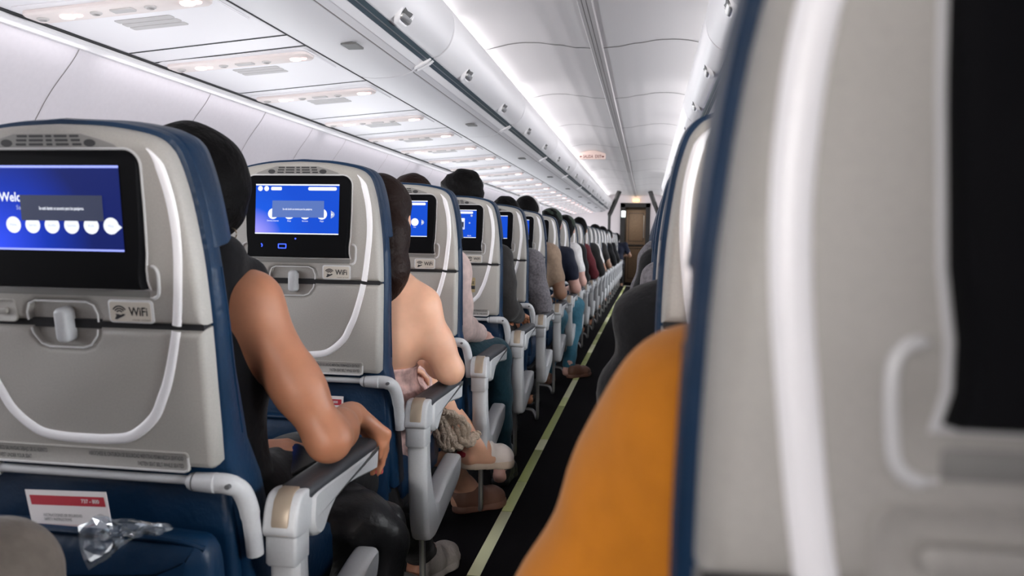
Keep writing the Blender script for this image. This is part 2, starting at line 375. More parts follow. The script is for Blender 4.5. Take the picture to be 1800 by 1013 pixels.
pillow(mb, [(-0.03, 2.119), (0.03, 2.119), (0.025, 2.106), (-0.025, 2.106)], [(0, 12.62), (0, Y1)], 'xz', mi=0)
struct(mb.build('trim_3', ['grille', 'seamline']))
# bulkhead at the far end with the doorway, dark frame and the galley door beyond
mb = MB()
for x0, x1, z0, z1 in ((-1.8, -0.34, 0, 2.2), (0.345, 1.8, 0, 2.2), (-0.34, 0.345, 1.955, 2.2)): box(mb, x0, x1, 19.4, 19.46, z0, z1)
struct(mb.build('wall_back', 'endwall'))
mb = MB()
for x0, x1, z0, z1 in ((-0.345, -0.235, 0, 1.955), (0.245, 0.35, 0, 1.955), (-0.345, 0.35, 1.86, 1.96)): box(mb, x0, x1, 19.37, 20.9, z0, z1)
struct(mb.build('trim_4', 'doorframe'))
d = empty('door_1', (0, 21.0, 0)); struct(d)
mb = MB(); pillow(mb, rrect(0.005, 0.95, 0.52, 1.88, 0.01), bevel_rings(0.05, 0.0, 0.008)); mb.build('door_panel', 'door', d)
mb = MB()
for cz, h in ((1.42, 0.72), (0.50, 0.78)):
    for q in (((-0.185, cz-h/2), (0.195, cz-h/2+0.012)), ((-0.185, cz+h/2-0.012), (0.195, cz+h/2)), ((-0.185, cz-h/2), (-0.173, cz+h/2)), ((0.183, cz-h/2), (0.195, cz+h/2))):
        (xa, za), (xb, zb) = q; box(mb, xa, xb, -0.012, 0.0, za, zb)
box(mb, -0.20, 0.21, -0.03, 0.0, 0.955, 0.985)
mb.build('door_moulding', 'doorframe', d)
mb = MB(); tube(mb, [(0.20, -0.05, 1.15), (0.20, -0.05, 1.72)], 0.010); box(mb, 0.19, 0.21, -0.05, 0.0, 1.16, 1.18); box(mb, 0.19, 0.21, -0.05, 0, 1.69, 1.71); mb.build('door_handle', 'steel', d)
mb = MB(); box(mb, -1.8, 1.8, 22.9, 23.0, 0, 2.2); struct(mb.build('wall_galley', 'endwall'))
mb = MB(); box(mb, -1.8, 1.8, Y0-0.05, Y0, 0, 2.2); struct(mb.build('wall_front', 'endwall'))
mb = MB(); box(mb, -0.34, 0.345, 19.36, 19.42, 0.0, 0.012); struct(mb.build('trim_5', 'steel'))
# ------------------------------------------------------------------ overhead bins
BIN_G = 'overhead bins along the cabin'
def bin_meshes(s):
    X = lambda P: [(s*x, z) for x, z in P]
    L = 1.95; out = {}
    body = [(0.900, 1.728), (0.84, 1.722), (0.765, 1.725), (0.72, 1.732), (0.682, 1.746), (0.650, 1.768), (0.620, 1.790), (0.60, 1.84), (0.62, 2.0), (0.78, 2.03), (0.902, 2.0), (0.902, 1.75)]
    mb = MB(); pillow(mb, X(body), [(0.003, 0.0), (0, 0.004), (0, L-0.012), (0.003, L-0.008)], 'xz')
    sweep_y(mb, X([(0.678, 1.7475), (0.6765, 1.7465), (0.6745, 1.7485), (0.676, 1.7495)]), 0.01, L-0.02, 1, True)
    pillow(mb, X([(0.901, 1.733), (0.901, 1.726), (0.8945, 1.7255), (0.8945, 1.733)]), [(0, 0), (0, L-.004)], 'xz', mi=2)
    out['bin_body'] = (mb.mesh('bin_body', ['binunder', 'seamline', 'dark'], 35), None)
    mb = MB(); pillow(mb, X([(0.652, 1.764), (0.620, 1.784), (0.626, 1.792), (0.656, 1.773)]), [(0.002, 0.008), (0, 0.012), (0, L-0.024), (0.002, L-0.02)], 'xz')
    out['edge_strip'] = (mb.mesh('edge_strip', ['bin'], 50), None)
    mb = MB(); pillow(mb, X([(0.622, 1.781), (0.598, 1.792), (0.588, 1.803), (0.604, 1.812), (0.63, 1.795)]), [(0, 0.004), (0, L-0.016)], 'xz')
    pillow(mb, X([(0.607, 1.7870), (0.6035, 1.7885), (0.6045, 1.791), (0.608, 1.789)]), [(0, 0.0), (0, L-0.012)], 'xz', mi=1)
    out['hand_rail'] = (mb.mesh('hand_rail', ['rail', 'steel'], 50), None)
    for y in (0.008, L-0.032):
        mb = MB(); pillow(mb, X([(0.662, 1.752), (0.608, 1.778), (0.592, 1.792), (0.606, 1.806), (0.66, 1.78)]), [(0.004, y), (0, y+.004), (0, y+.018), (0.004, y+.022)], 'xz')
        out.setdefault('rail_end_cap', []).append(mb.mesh('rail_end_cap', 'bin', 50))
    door = [(p.x, p.y) for p in catmull([(0.582, 1.800, 0), (0.556, 1.812, 0), (0.523, 1.845, 0), (0.504, 1.89, 0), (0.500, 1.935, 0), (0.511, 1.98, 0), (0.545, 2.025, 0), (0.60, 2.05, 0)], 4)]
    mb = MB(); pillow(mb, X(door+[(0.66, 2.05), (0.66, 1.80)]), [(0.006, 0.002), (0.0015, 0.005), (0, 0.010), (0, L-0.018), (0.0015, L-0.013), (0.006, L-0.010)], 'xz')
    out['bin_door'] = (mb.mesh('bin_door', 'bin', 35), None)
    # latch: an oval cup with a pull paddle set on the lower edge of the door
    mb = MB(); mb2 = MB()
    def lat(a, b, d):                     # a along y, b up the curved door
        t = 0.556-0.0; x = 0.560-0.62*b+2.6*b*b; return x-d*1.25
    P = rrect(0, 0.040, 0.135, 0.092, 0.042, 7)
    f = lambda a, b, d: (s*lat(a, b, d), a, 1.797+b)
    def pil(mbx, P, rings, mi=0):
        n = len(P); vs = []; fs = []
        for t, d in rings: vs += [f(a, b, d) for a, b in inset_poly(P, t)]
        for k in range(len(rings)-1):
            for i in range(n): fs.append((k*n+i, k*n+(i+1) % n, (k+1)*n+(i+1) % n, (k+1)*n+i))
        fs.append(tuple((len(rings)-1)*n+i for i in range(n))); mbx.add(vs, fs, mi)
    pil(mb, P, [(0, -0.006), (0, 0.006), (0.003, 0.009), (0.008, 0.008), (0.010, 0.003)])
    pil(mb2, rrect(0, 0.050, 0.100, 0.060, 0.028, 7), [(0, 0.003), (0.002, 0.007), (0.005, 0.009)], 0)
    pil(mb2, rrect(0, 0.014, 0.100, 0.022, 0.009, 4), [(0, 0.0), (0, 0.010), (0.003, 0.014)], 1)
    out['latch'] = (mb.mesh('latch', 'white', 50), ('latch_paddle', mb2.mesh('latch_paddle', ['latchdark', 'steel'], 50)))
    mb = MB(); box(mb, min(s*0.760, s*0.705), max(s*0.760, s*0.705), -0.040, 0.040, 1.7215, 1.7285)
    out['placard'] = (mb.mesh('placard', 'latchdark'), None)
    return out, L
M['latchdark'] = mat('latch_grey', (0.09, 0.09, 0.088), 0.55)
for s in (-1, 1):
    meshes, L = bin_meshes(s)
    k = 0
    for y in [3.30-1.95*2, 3.30-1.95]+[3.30+1.95*i for i in range(8)]:
        if s > 0 and y > 13: continue
        b = empty('overhead_bin', (0, y, 0)); vis = y > 0
        if vis or True:
            k += 1
            side = 'left' if s < 0 else 'right'
            tag(b, 'white closed overhead luggage bin in the %s-hand run, %s from the near end' % (side, ORD[k-1]), 'luggage bin', BIN_G)
        for nm in ('bin_body', 'edge_strip', 'hand_rail'): link(nm, meshes[nm][0], b)
        for m2 in meshes['rail_end_cap']: link('rail_end_cap', m2, b)
        dr = link('bin_door', meshes['bin_door'][0], b)
        for ly in (0.45, 1.40):
            l = link('latch', meshes['latch'][0], dr); l.location = (0, ly, 0)
            p2 = link('latch_paddle', meshes['latch'][1][1], dr); p2.location = (0, ly, 0)
        p = link('placard', meshes['placard'][0], b); p.location = (0, 1.40, 0)
# small row-number strips printed above the seats on the bin edge
for k in range(12):
    mb = MB(); y = 2.777+0.70*k
    put_text(mb, str(26+k), 0.020, lambda a, b: (-0.638+b*0.80, y+a-0.02, 1.7755+b*0.55), 0, bold=True)
    for q in range(3): pillow(mb, circle(0.022+0.012*q, 0.0, 0.0042, 8), [(0, 0), (0, .0006)], 'xy', depth=None); 
    # seat pictures beside the number
    n0 = len(mb.v)-3*16
    for i in range(n0, len(mb.v)):
        a, b, d = mb.v[i]; mb.v[i] = (-0.638+b*0.80-d, y+a-0.0, 1.7755+b*0.55-d)
    o = mb.build('row_number', 'greyink', None, 180)
    tag(o, 'small dark row number on the left bin edge, %s from the near end' % ORD[k], 'row number', 'row numbers along the bins')
# ------------------------------------------------------------------ service panels over the seats
PS = [2.16-0.745*2, 2.16-0.745, 2.16, 2.87, 3.57, 4.37, 5.08, 5.78]+[5.78+0.75*i for i in range(1, 18)]
def psu_meshes(s):
    # local: x from wall side to aisle side, y along, plane tilts up toward the aisle
    f = lambda x, y, d: (s*x, y, 1.688+(1.505-x)*0.0695-d)
    def slab(mb, P, rings, mi=0):
        n = len(P); vs = []; fs = []
        for t, d in rings: vs += [f(a, b, d) for a, b in inset_poly(P, t)]
        for k in range(len(rings)-1):
            for i in range(n): fs.append((k*n+i, k*n+(i+1) % n, (k+1)*n+(i+1) % n, (k+1)*n+i))
        fs.append(tuple(range(n))); fs.append(tuple((len(rings)-1)*n+i for i in range(n))); mb.add(vs, fs, mi)
    o = {}
    mb = MB(); slab(mb, rrect(1.21, 0.07, 0.57, 0.34, 0.03), [(0, -0.002), (0, 0.002), (0.002, 0.004)]); o['panel'] = mb.mesh('panel', 'psu')
    mb = MB(); slab(mb, rrect(1.205, -0.02, 0.55, 0.10, 0.025), [(0, 0.002), (0, 0.012), (0.006, 0.017)])
    o['lamp_housing'] = mb.mesh('lamp_housing', 'psu2')
    for nm, xs2, m in (('reading_light', (1.36, 0.985), 'readlamp'), ('call_light', (1.325, 0.955), 'redlamp')):
        o[nm] = []
        for x in xs2:
            mb = MB(); slab(mb, circle(x, -0.022, 0.022 if nm == 'reading_light' else 0.012, 16, 0.020 if nm == 'reading_light' else 0.012), [(0, 0.015), (0, 0.020), (0.004, 0.023)]); o[nm].append(mb.mesh(nm, m))
    o['air_nozzle'] = []
    for x in (1.44, 1.27, 1.10):
        mb = MB(); slab(mb, circle(x, -0.022, 0.018, 16), [(0, 0.012), (0.002, 0.020), (0.007, 0.023), (0.009, 0.017)]); o['air_nozzle'].append(mb.mesh('air_nozzle', 'grille'))
    mb = MB()
    slab(mb, rrect(1.185, -0.022, 0.07, 0.035, 0.006), [(0, 0.012), (0.002, 0.021)])
    o['sign_lens'] = mb.mesh('sign_lens', 'grille')
    mb = MB()
    for k in range(3): slab(mb, rrect(1.21, 0.115+0.038*k, 0.185, 0.034, 0.008), [(0, 0.003), (0.001, 0.006)])
    o['speaker_grille'] = mb.mesh('speaker_grille', 'grille')
    return o
mb = MB()
for s in (-1, 1):
    mb = MB(); GAPS = [-1.9, -1.1, 0.4, 1.2, 1.95, 2.62, 2.77, 3.40, 4.18, 4.85, 5.62]+[5.62+0.75*i for i in range(1, 18)]
    f = lambda x, y, d=0: (s*x, y, 1.688+(1.505-x)*0.0695-d)
    mb.add([f(1.512, Y0), f(0.895, Y0), f(0.895, Y1), f(1.512, Y1), f(1.512, Y0, -.03), f(0.895, Y0, -.03), f(0.895, Y1, -.03), f(1.512, Y1, -.03)], [(0, 1, 2, 3), (4, 5, 6, 7), (0, 1, 5, 4), (2, 3, 7, 6), (1, 2, 6, 5), (0, 3, 7, 4)], 0)
    for y in GAPS: mb.add([f(1.50, y, .001), f(0.905, y-0.03, .001), f(0.905, y-0.018, .001), f(1.50, y+0.012, .001)], [(0, 1, 2, 3)], 1)
    for y in GAPS[4:]: mb.add([f(1.511, y-0.16, .0015), f(1.503, y-0.16, .0015), f(1.503, y+0.01, .0015), f(1.511, y+0.01, .0015)], [(0, 1, 2, 3)], 1)
    struct(mb.build('trim_%d' % (6 if s < 0 else 7), ['psu', 'dark']))
    ms = psu_meshes(s)
    for k, y in enumerate(PS):
        if s > 0 and k > 12: continue
        u = empty('service_unit', (0, y, 0))
        tag(u, 'overhead reading-light and air panel above the %s seats, %s from the near end' % ('left' if s < 0 else 'right', ORD[k]), 'service panel', 'service panels above the seats')
        for nm in ('panel', 'lamp_housing', 'speaker_grille', 'sign_lens'): link(nm, ms[nm], u)
        for nm in ('reading_light', 'call_light', 'air_nozzle'):
            for m2 in ms[nm]: link(nm, m2, u)
# exit sign hanging from the ceiling
e = empty('exit_sign', (-0.394, 10.0, 0))
tag(e, 'pale ceiling sign reading SALIDA EXIT with arrows, red letters', 'sign')
mb = MB(); P = [(-0.165, 2.052), (0.165, 2.052), (0.168, 2.118)]+[(0.168-0.336*i/12, 2.118+0.042*math.sin(math.pi*i/12)) for i in range(1, 12)]+[(-0.168, 2.118)]
pillow(mb, P, bevel_rings(0.05, 0.0, 0.004)); mb.build('sign_plate', 'exitface', e)
mb = MB()
put_text(mb, 'SALIDA', 0.052, lambda a, b: (a-0.045, -0.0008, 2.083+b), 0, squeeze=0.72, bold=True)
put_text(mb, 'EXIT', 0.052, lambda a, b: (a+0.078, -0.0008, 2.083+b), 0, squeeze=0.75, bold=True)
for sg in (-1, 1):
    P = [(sg*0.152, 2.083), (sg*0.132, 2.098), (sg*0.132, 2.088), (sg*0.117, 2.088), (sg*0.117, 2.078), (sg*0.132, 2.078), (sg*0.132, 2.068)]
    mb.add([(a, -0.0008, b) for a, b in P], [tuple(range(7))], 0)
mb.build('sign_lettering', 'exitink', e, 180)
# far end: warm lamp above the doorway, small lit sign, dark curved stanchions
mb = MB(); pillow(mb, rrect(0.015, 2.02, 0.15, 0.06, 0.012), bevel_rings(19.4, 19.33, 0.008)); o = mb.build('doorway_lamp', 'lamp'); tag(o, 'small warm glowing lamp above the far doorway', 'lamp')
e = empty('lavatory_sign', (-0.27, 19.37, 1.70)); tag(e, 'small white lit sign beside the far doorway', 'sign')
mb = MB(); pillow(mb, rrect(0, 0, 0.105, 0.16, 0.012), bevel_rings(0.0, -0.05, 0.006)); mb.build('sign_box', 'white', e)
mb = MB(); pillow(mb, rrect(0, 0, 0.085, 0.14, 0.008), [(0, -0.05), (0.002, -0.053)]); mb.build('sign_face', 'litsign', e)
for s in (-1, 1):
    mb = MB(); P = [(s*0.33, 18.0, 2.155), (s*0.37, 18.0, 2.05), (s*0.45, 18.0, 1.84), (s*0.515, 18.0, 1.68), (s*0.535, 18.0, 1.60), (s*0.535, 18.0, 1.15)]
    tube(mb, catmull(P, 4), [0.075]*8+[0.070]*8+[0.046]*5, 10, flat=0.7, up=(0, 1, 0)); o = mb.build('curtain_rail_post', 'doorframe')
    tag(o, 'dark curved post from the ceiling beside the far doorway, %s side' % ('left' if s < 0 else 'right'), 'post', 'dark posts by the far doorway')
# glowing path marking along the left edge of the aisle
e = empty('floor_path_marking', (0, 0, 0)); tag(e, 'yellow-green path marking strip along the left edge of the aisle floor', 'floor strip')
y = 0.9; k = 0; seq = ['strip_a', 'strip_b', 'strip_b', 'strip_c', 'strip_a', 'strip_b', 'strip_c', 'strip_b', 'strip_a', 'strip_c']
lens = [0.52, 0.50, 0.53, 0.62, 0.40, 0.55, 0.22, 0.9, 0.28, 0.7]
while y < 19.2:
    ln = lens[k % 10]; xa = -0.214+0.0018*max(0, y-9); mb = MB()
    pillow(mb, rrect(xa, y+ln/2, 0.042, ln-0.006, 0.002, 1), [(0, 0), (0, 0.002), (0.003, 0.003)], 'xy'); mb.build('strip_segment', seq[k % 10], e); y += ln; k += 1
# ------------------------------------------------------------------ seats
PITCH, YS = 0.8207, 1.116
def row_y(k): return YS+PITCH*(k-1)
HALF = [(0.209, 0.7165), (0.216, 0.724), (0.217, 0.78), (0.217, 0.835), (0.2175, 0.953), (0.215, 1.03), (0.211, 1.08), (0.202, 1.145), (0.189, 1.195), (0.176, 1.2165), (0.158, 1.2285), (0.125, 1.2375), (0.07, 1.2455), (0.0, 1.2485)]
def wid(z):
    for (ua, za), (ub, zb) in zip(HALF, HALF[1:]):
        if za <= z <= zb: return ua+(ub-ua)*(z-za)/max(1e-6, zb-za)
    return 0.2235
def smooth_half():
    lo = [HALF[0], HALF[1]]; hi = catmull([(a, b, 0) for a, b in HALF[2:]], 4)
    return lo+[(p.x, p.y) for p in hi]
HS = smooth_half(); SEAM = 0.946
STRIPE = [(0.158, 1.2135), (0.168, 1.2010), (0.176, 1.1830), (0.185, 1.1450), (0.189, 1.1100), (0.1900, 1.0750), (0.1865, 1.0280), (0.176, 0.9490), (0.156, 0.8730), (0.140, 0.8340), (0.121, 0.8000), (0.082, 0.7690), (0.040, 0.7610), (0.0, 0.7600)]
def ucol(half): return half+[(-a, b) for a, b in half[::-1] if abs(a) > 1e-6]
SCR_W, SCR_Z0, SCR_Z1 = 0.1105, 1.0645, 1.1895
def mon_y(z): return -0.006-0.011*(1.205-z)/0.2        # the monitor face leans away at the top
def screen_mesh(kind):
    mb = MB(); mats = ['scr_one' if kind == 1 else 'scr_two' if kind else 'scr_off', 's_white', 's_line', 's_box' if kind == 1 else 's_box2', 's_grey', 's_box']
    w, z0, z1 = SCR_W, SCR_Z0, SCR_Z1
    F = lambda d: (lambda a, b: (a, mon_y(b)-0.0012-d, b))
    def poly(P, mi, d): g = F(d); mb.add([g(a, b) for a, b in P], [tuple(range(len(P)))], mi)
    rect = lambda x0, x1, za, zb: [(x0, za), (x1, za), (x1, zb), (x0, zb)]
    poly(rect(-w, w, z0, z1), 0, 0)
    if kind:
        for za, zb in ((z1-0.0035, z1), (z0, z0+0.0028)): poly(rect(-w, w, za, zb), 2 if kind == 1 else 1, 0.0003)
    P = lambda fx, fz: (-w+2*w*fx, z1-(z1-z0)*fz)
    def tx(s, sz, fx, fz, mi, d, sq=1.0, b=False, al='CENTER'):
        cx, cz = P(fx, fz); put_text(mb, s, sz, lambda a, bb: F(d)(cx+a, cz+bb), mi, al, sq, b)
    if kind == 1:        # welcome page half covered by a notice
        tx('Welcome', 0.0190, 0.102, 0.375, 1, 0.0004, 0.86, True, 'LEFT')
        tx('Safe flight', 0.009, 0.222, 0.495, 4, 0.0004, 1.0, False, 'LEFT')
        for i in range(6):
            fx = 0.190+0.1455*i; cx, cz = P(fx, 0.70); poly(circle(cx, cz, 0.0123, 24), 1, 0.0004)
            tx(('Films', 'Series', 'Audio', 'Games', 'Kids', 'Map')[i], 0.0055, fx, 0.70, 4, 0.0008)
        xa, za = P(0.258, 0.645); xb, zb = P(0.870, 0.345); poly(rect(xa, xb, za, zb), 3, 0.0012)
        tx('Se está dando un anuncio para los pasajeros.', 0.0066, 0.565, 0.50, 1, 0.0016, 0.62, True)
        cx, cz = P(0.975, 0.715); poly([(cx-.003, cz-.006), (cx+.005, cz), (cx-.003, cz+.006)], 1, 0.0006)
    if kind in (2, 3):   # menu page with round buttons, notice in front
        for fx, r in ((0.055, .0065), (0.13, .0065)): cx, cz = P(fx, 0.09); poly(circle(cx, cz, r, 18), 1, 0.0005)
        xa, za = P(0.185, 0.125); xb, zb = P(0.315, 0.055); poly(rrect((xa+xb)/2, (za+zb)/2, xb-xa, zb-za, 0.003), 1, 0.0005)
        xa, za = P(0.63, 0.125); xb, zb = P(0.97, 0.055); poly(rrect((xa+xb)/2, (za+zb)/2, xb-xa, zb-za, 0.0042), 1, 0.0005)
        for i, fx in enumerate((0.215, 0.41, 0.60, 0.80)):
            cx, cz = P(fx, 0.595); poly(circle(cx, cz, 0.0135, 28), 1, 0.0005)
            tx(('Entretenimiento', 'Shop', 'Services', 'Viajar')[i], 0.0056, fx, 0.735, 1, 0.0005, 0.85)
        cx, cz = P(0.915, 0.60); poly([(cx-.002, cz-.010), (cx+.006, cz-.005), (cx+.008, cz), (cx+.006, cz+.005), (cx-.002, cz+.010)], 4, 0.0004); poly([(cx-.001, cz-.003), (cx+.004, cz), (cx-.001, cz+.003)], 1, 0.0008)
        xa, za = P(0.205, 0.665); xb, zb = P(0.825 if kind == 2 else 0.62, 0.33); poly(rect(xa, xb, za, zb), 3, 0.0011)
        tx('Se está dando un anuncio para los pasajeros.', 0.0066, 0.51 if kind == 2 else 0.41, 0.50, 1, 0.0015, 0.66, True)
    if kind == 4:        # a page with a picture tile
        xa, za = P(0.50, 0.14); xb, zb = P(0.93, 0.06); poly(rrect((xa+xb)/2, (za+zb)/2, xb-xa, zb-za, 0.0042), 1, 0.0005)
        tx('Tutorial', 0.0075, 0.60, 0.215, 1, 0.0005); cx, cz = P(0.90, 0.21); poly(circle(cx, cz, 0.005, 12), 4, 0.0005)
        xa, za = P(0.44, 0.70); xb, zb = P(0.76, 0.30); poly(rect(xa, xb, za, zb), 1, 0.0005); poly(rect(xa+.002, xb-.002, za+.002, zb-.002), 4, 0.0008)
        xa, za = P(0.67, 0.62); xb, zb = P(0.74, 0.44); poly(rect(xa, xb, za, zb), 5, 0.0012); xa, za = P(0.66, 0.42); xb, zb = P(0.75, 0.31); poly(rect(xa, xb, za, zb), 1, 0.0012)
        xa, za = P(0.55, 0.715); xb, zb = P(0.70, 0.70); poly(rect(xa, xb, za, zb), 1, 0.0005); cx, cz = P(0.86, 0.47); poly(circle(cx, cz, 0.004, 10), 4, 0.0005); cx, cz = P(0.6, 0.92); poly(circle(cx, cz, 0.003, 10), 1, 0.0005); tx('09:30', 0.008, 0.86, 0.93, 1, 0.0005)
    if kind == 5:
        tx('Bienvenido', 0.016, 0.5, 0.4, 1, 0.0004); cx, cz = P(0.86, 0.78); poly(circle(cx, cz, 0.0045, 12), 1, 0.0005)
        xa, za = P(0.1, 0.12); xb, zb = P(0.5, 0.06); poly(rect(xa, xb, za, zb), 4, 0.0004)
    return mb.mesh('screen', mats, 180)
SCREENS = {k: screen_mesh(k) for k in (0, 1, 2, 3, 4, 5)}
def backD(z):
    pts = [(0.40, 0.185), (0.60, 0.160), (0.72, 0.135), (0.86, 0.108), (1.0, 0.094), (1.12, 0.088), (1.26, 0.074)]
    for (a, b), (c, d) in zip(pts, pts[1:]):
        if a <= z <= c: return b+(d-b)*(z-a)/(c-a)
    return 0.09
def build_seat(s):
    """one aisle seat seen from behind; local x from the seat centre, y forward, z from the floor; s=+1: the aisle is on the +x side"""
    root = empty('aircraft_seat')
    # grey back shell (upper part) and the folded tray under the seam
    notch_u = [(0.045, SEAM+.0025), (0.047, 0.962), (0.041, 0.977), (0.030, 0.982), (-0.058, 0.982), (-0.068, 0.977), (-0.073, 0.962), (-0.071, SEAM+.0025)]
    notch_d = [(-0.069, SEAM-.0025), (-0.066, 0.930), (-0.055, 0.916), (-0.042, 0.911), (0.016, 0.911), (0.030, 0.916), (0.041, 0.930), (0.043, SEAM-.0025)]
    up = [(wid(SEAM), SEAM+.0025)]+[p for p in HS if p[1] > SEAM+.01]
    upper = ucol(up)+notch_u[::-1]
    dn = [p for p in HS if p[1] < SEAM-.01]+[(wid(SEAM), SEAM-.0025)]
    lower = ucol(dn)[:len(dn)]+notch_d[::-1]+ucol(dn)[len(dn):]
    RG = [(0, 0.034), (0.0005, 0.016), (0.0030, 0.007), (0.0075, 0.0015), (0.0125, 0.0)]
    mb = MB(); pillow(mb, upper, RG); sh = mb.build('back_shell', 'shell', root, 50)
    mb = MB(); pillow(mb, lower, RG); tr = mb.build('tray_table', 'shell', root, 50)
    mb = MB(); pillow(mb, rrect(0, SEAM, 0.43, 0.014, 0.004, 2), [(0, 0.03), (0, 0.009)]); pillow(mb, rrect(-0.013, SEAM, 0.15, 0.10, 0.02), [(0, 0.032), (0, 0.014)], mi=1)
    mb.build('seam_backing', ['dark', 'shell'], sh)
    # pale moulded strip that runs down both sides and closes in a U on the tray
    pts = catmull([(a, b, 0) for a, b in STRIPE], 5)
    wds = []
    def strip(sel, sides):
        mb = MB()
        for sd in sides:
            P = []
            for p, q in zip(pts, pts[1:]+[None]):
                if sel(p.y): P.append(p)
                if q is not None and sel(p.y) != sel(q.y):
                    zc = SEAM+.0045 if sel(SEAM+.1) else SEAM-.0035; P.append(p.lerp(q, (zc-p.y)/(q.y-p.y)))
            n = len(P); vs = []; prof = [(-1.0, 0.0005), (-0.8, -0.0022), (-0.35, -0.0036), (0.35, -0.0036), (0.8, -0.0022), (1.0, 0.0005)]; m = len(prof)
            for i, p in enumerate(P):
                q = P[min(i+1, n-1)]-P[max(i-1, 0)]; nn = Vector((-q.y, q.x)).normalized()
                hw = 0.0076 if p.y > 0.95 else 0.0076+0.0012*min(1, (0.95-p.y)/0.12)
                hw *= min(1.0, 0.12+max(0, 1.2135-p.y)/0.030)
                for t, d in prof: vs.append((sd*(p.x+nn.x*hw*t), d, p.y+nn.y*hw*t))
            mb.add(vs, [(i*m+k, i*m+k+1, (i+1)*m+k+1, (i+1)*m+k) for i in range(n-1) for k in range(m-1)])
        return mb
    for sd in (1, -1): strip(lambda z: z > SEAM+.004, (sd,)).build('trim_strip', 'trim', sh, 60)
    strip(lambda z: z < SEAM-.003, (1, -1)).build('trim_strip', 'trim', tr, 60)
    # slotted speaker panel at the top
    mb = MB()
    for r, z in enumerate((1.2315, 1.2255, 1.2195)):
        for a, b in ((-0.050, -0.032), (-0.030, -0.006), (-0.003, 0.008), (0.011, 0.033), (0.036, 0.052)):
            o2 = 0.002*r; pillow(mb, rrect((a+b)/2*(1+0.04*r), z, b-a-0.001, 0.0036, 0.0012, 2), [(0, 0.002), (0, -0.0012)])
    for u in (-0.068, 0.068): pillow(mb, circle(u, 1.2215, 0.0095, 16, 0.0055), [(0, 0.002), (0, -0.0012)])
    mb.build('speaker_slots', 'ink', sh, 60)
    mb = MB()
    P = [(-0.118, 1.2105), (0.118, 1.2105), (0.106, 1.2200), (0.085, 1.2270), (0.055, 1.2355), (-0.055, 1.2355), (-0.085, 1.2270), (-0.106, 1.2200)]
    pillow(mb, P, [(0, 0.003), (0.001, -0.0006), (0.003, -0.0008)]); mb.build('speaker_panel', 'grille_dark', sh)
    # monitor: a thick black wedge with a screen
    mon = empty('monitor', parent=root); mon.location = (s*0.004, 0, 0)
    out = [(0.132, 1.035), (0.1355, 1.06), (0.1385, 1.12), (0.1400, 1.185)]
    cor = [(0.1400-0.024+0.024*math.cos(a), 1.188+0.024*math.sin(a)) for a in np.linspace(0.15, math.pi/2, 7)]
    P = ucol([(0.1350, 1.0065), (0.1320, 1.018), (0.1320, 1.035)]+out[1:]+cor)
    mb = MB(); pillow(mb, P, [(0, 0.01), (0.0, 0.0), (0.001, 0.004), (0.003, 0.0065)], depth=lambda a, b, d: (d if d == 0.01 else mon_y(b)+0.006-d*1.0) if d else 0.0)
    mb.build('monitor_case', 'black', mon, 50)
    mb = MB()
    for g in (inset_poly(P, -0.003),): pillow(mb, g, [(0, 0.005), (0, -0.002), (0.0015, -0.0032), (0.003, -0.002)])
    mb.build('monitor_surround', 'shell_lip', mon, 50)
    link('screen', SCREENS[2], mon)
    mb = MB(); yy = lambda z: mon_y(z)-0.0012
    tz = 1.0345; P2 = [(-0.047, tz-.005), (-0.027, tz-.005), (-0.027, tz+.005), (-0.047, tz+.005)]
    for (a, b), (c, d2) in zip(P2, P2[1:]+P2[:1]):
        tube(mb, [(a, yy(b), b), (c, yy(d2), d2)], 0.0010, 6)
    tube(mb, [(-0.093, yy(1.036), 1.040), (-0.090, yy(1.036), 1.036), (-0.092, yy(1.036), 1.032)], 0.0012, 6)
    pillow(mb, circle(-0.002, 1.0535, 0.0018, 10), [(0, 0), (0, -.001)], depth=lambda a, b, d: mon_y(b)-0.001+d)
    mb.build('indicator_light', 's_blue', mon, 60)
    # finger scoop beside the lower corners of the monitor
    for sd in (1, -1):
        mb = MB(); tube(mb, catmull([(s*.004+sd*0.138, -0.0005, 1.0400), (s*.004+sd*0.146, -0.001, 1.0395), (s*.004+sd*0.151, -0.0015, 1.032), (s*.004+sd*0.151, -0.0015, 1.015), (s*.004+sd*0.149, -0.001, 0.9985), (s*.004+sd*0.1425, -0.0005, 0.9925), (s*.004+sd*0.1345, 0.0, 0.9925)], 4), [0.0006, 0.001]+[0.0028]*20+[0.0012]*3, 8)
        mb.build('finger_scoop', 'shell_lip', sh)
    mb = MB(); P = rrect(s*.004, 0.9985, 0.270, 0.013, 0.003, 2); pillow(mb, P, [(0, 0.004), (0.001, -0.0005), (0.002, -0.001)]); mb.build('ledge', 'grille_dark', sh)
    # tray latch
    mb = MB(); pillow(mb, [(a, b) for a, b in rrect(-0.0115, 0.946, 0.0215, 0.055, 0.0095, 5)], [(0, 0.012), (0, -0.006), (0.002, -0.0105), (0.006, -0.012)]); mb.build('tray_latch', 'armgrey', tr, 50)
    mb = MB()
    tube(mb, [(a, 0.0, b) for a, b in [(0.047, 0.952), (0.047, 0.964), (0.041, 0.978), (0.030, 0.983), (-0.058, 0.983), (-0.069, 0.978), (-0.074, 0.964), (-0.073, 0.952)]], 0.0017, 6)
    mb.build('recess_lip', 'shell_lip', sh)
    mb = MB(); tube(mb, [(a, 0.0, b) for a, b in [(-0.070, 0.940), (-0.067, 0.930), (-0.055, 0.915), (-0.042, 0.910), (0.016, 0.910), (0.030, 0.915), (0.042, 0.930), (0.044, 0.940)]], 0.0017, 6)
    mb.build('recess_lip', 'shell_lip', tr)
    # coat hook recess
    mb = MB(); P = rrect(-0.125, 0.966, 0.07, 0.036, 0.009); Q = inset_poly(P, 0.003)
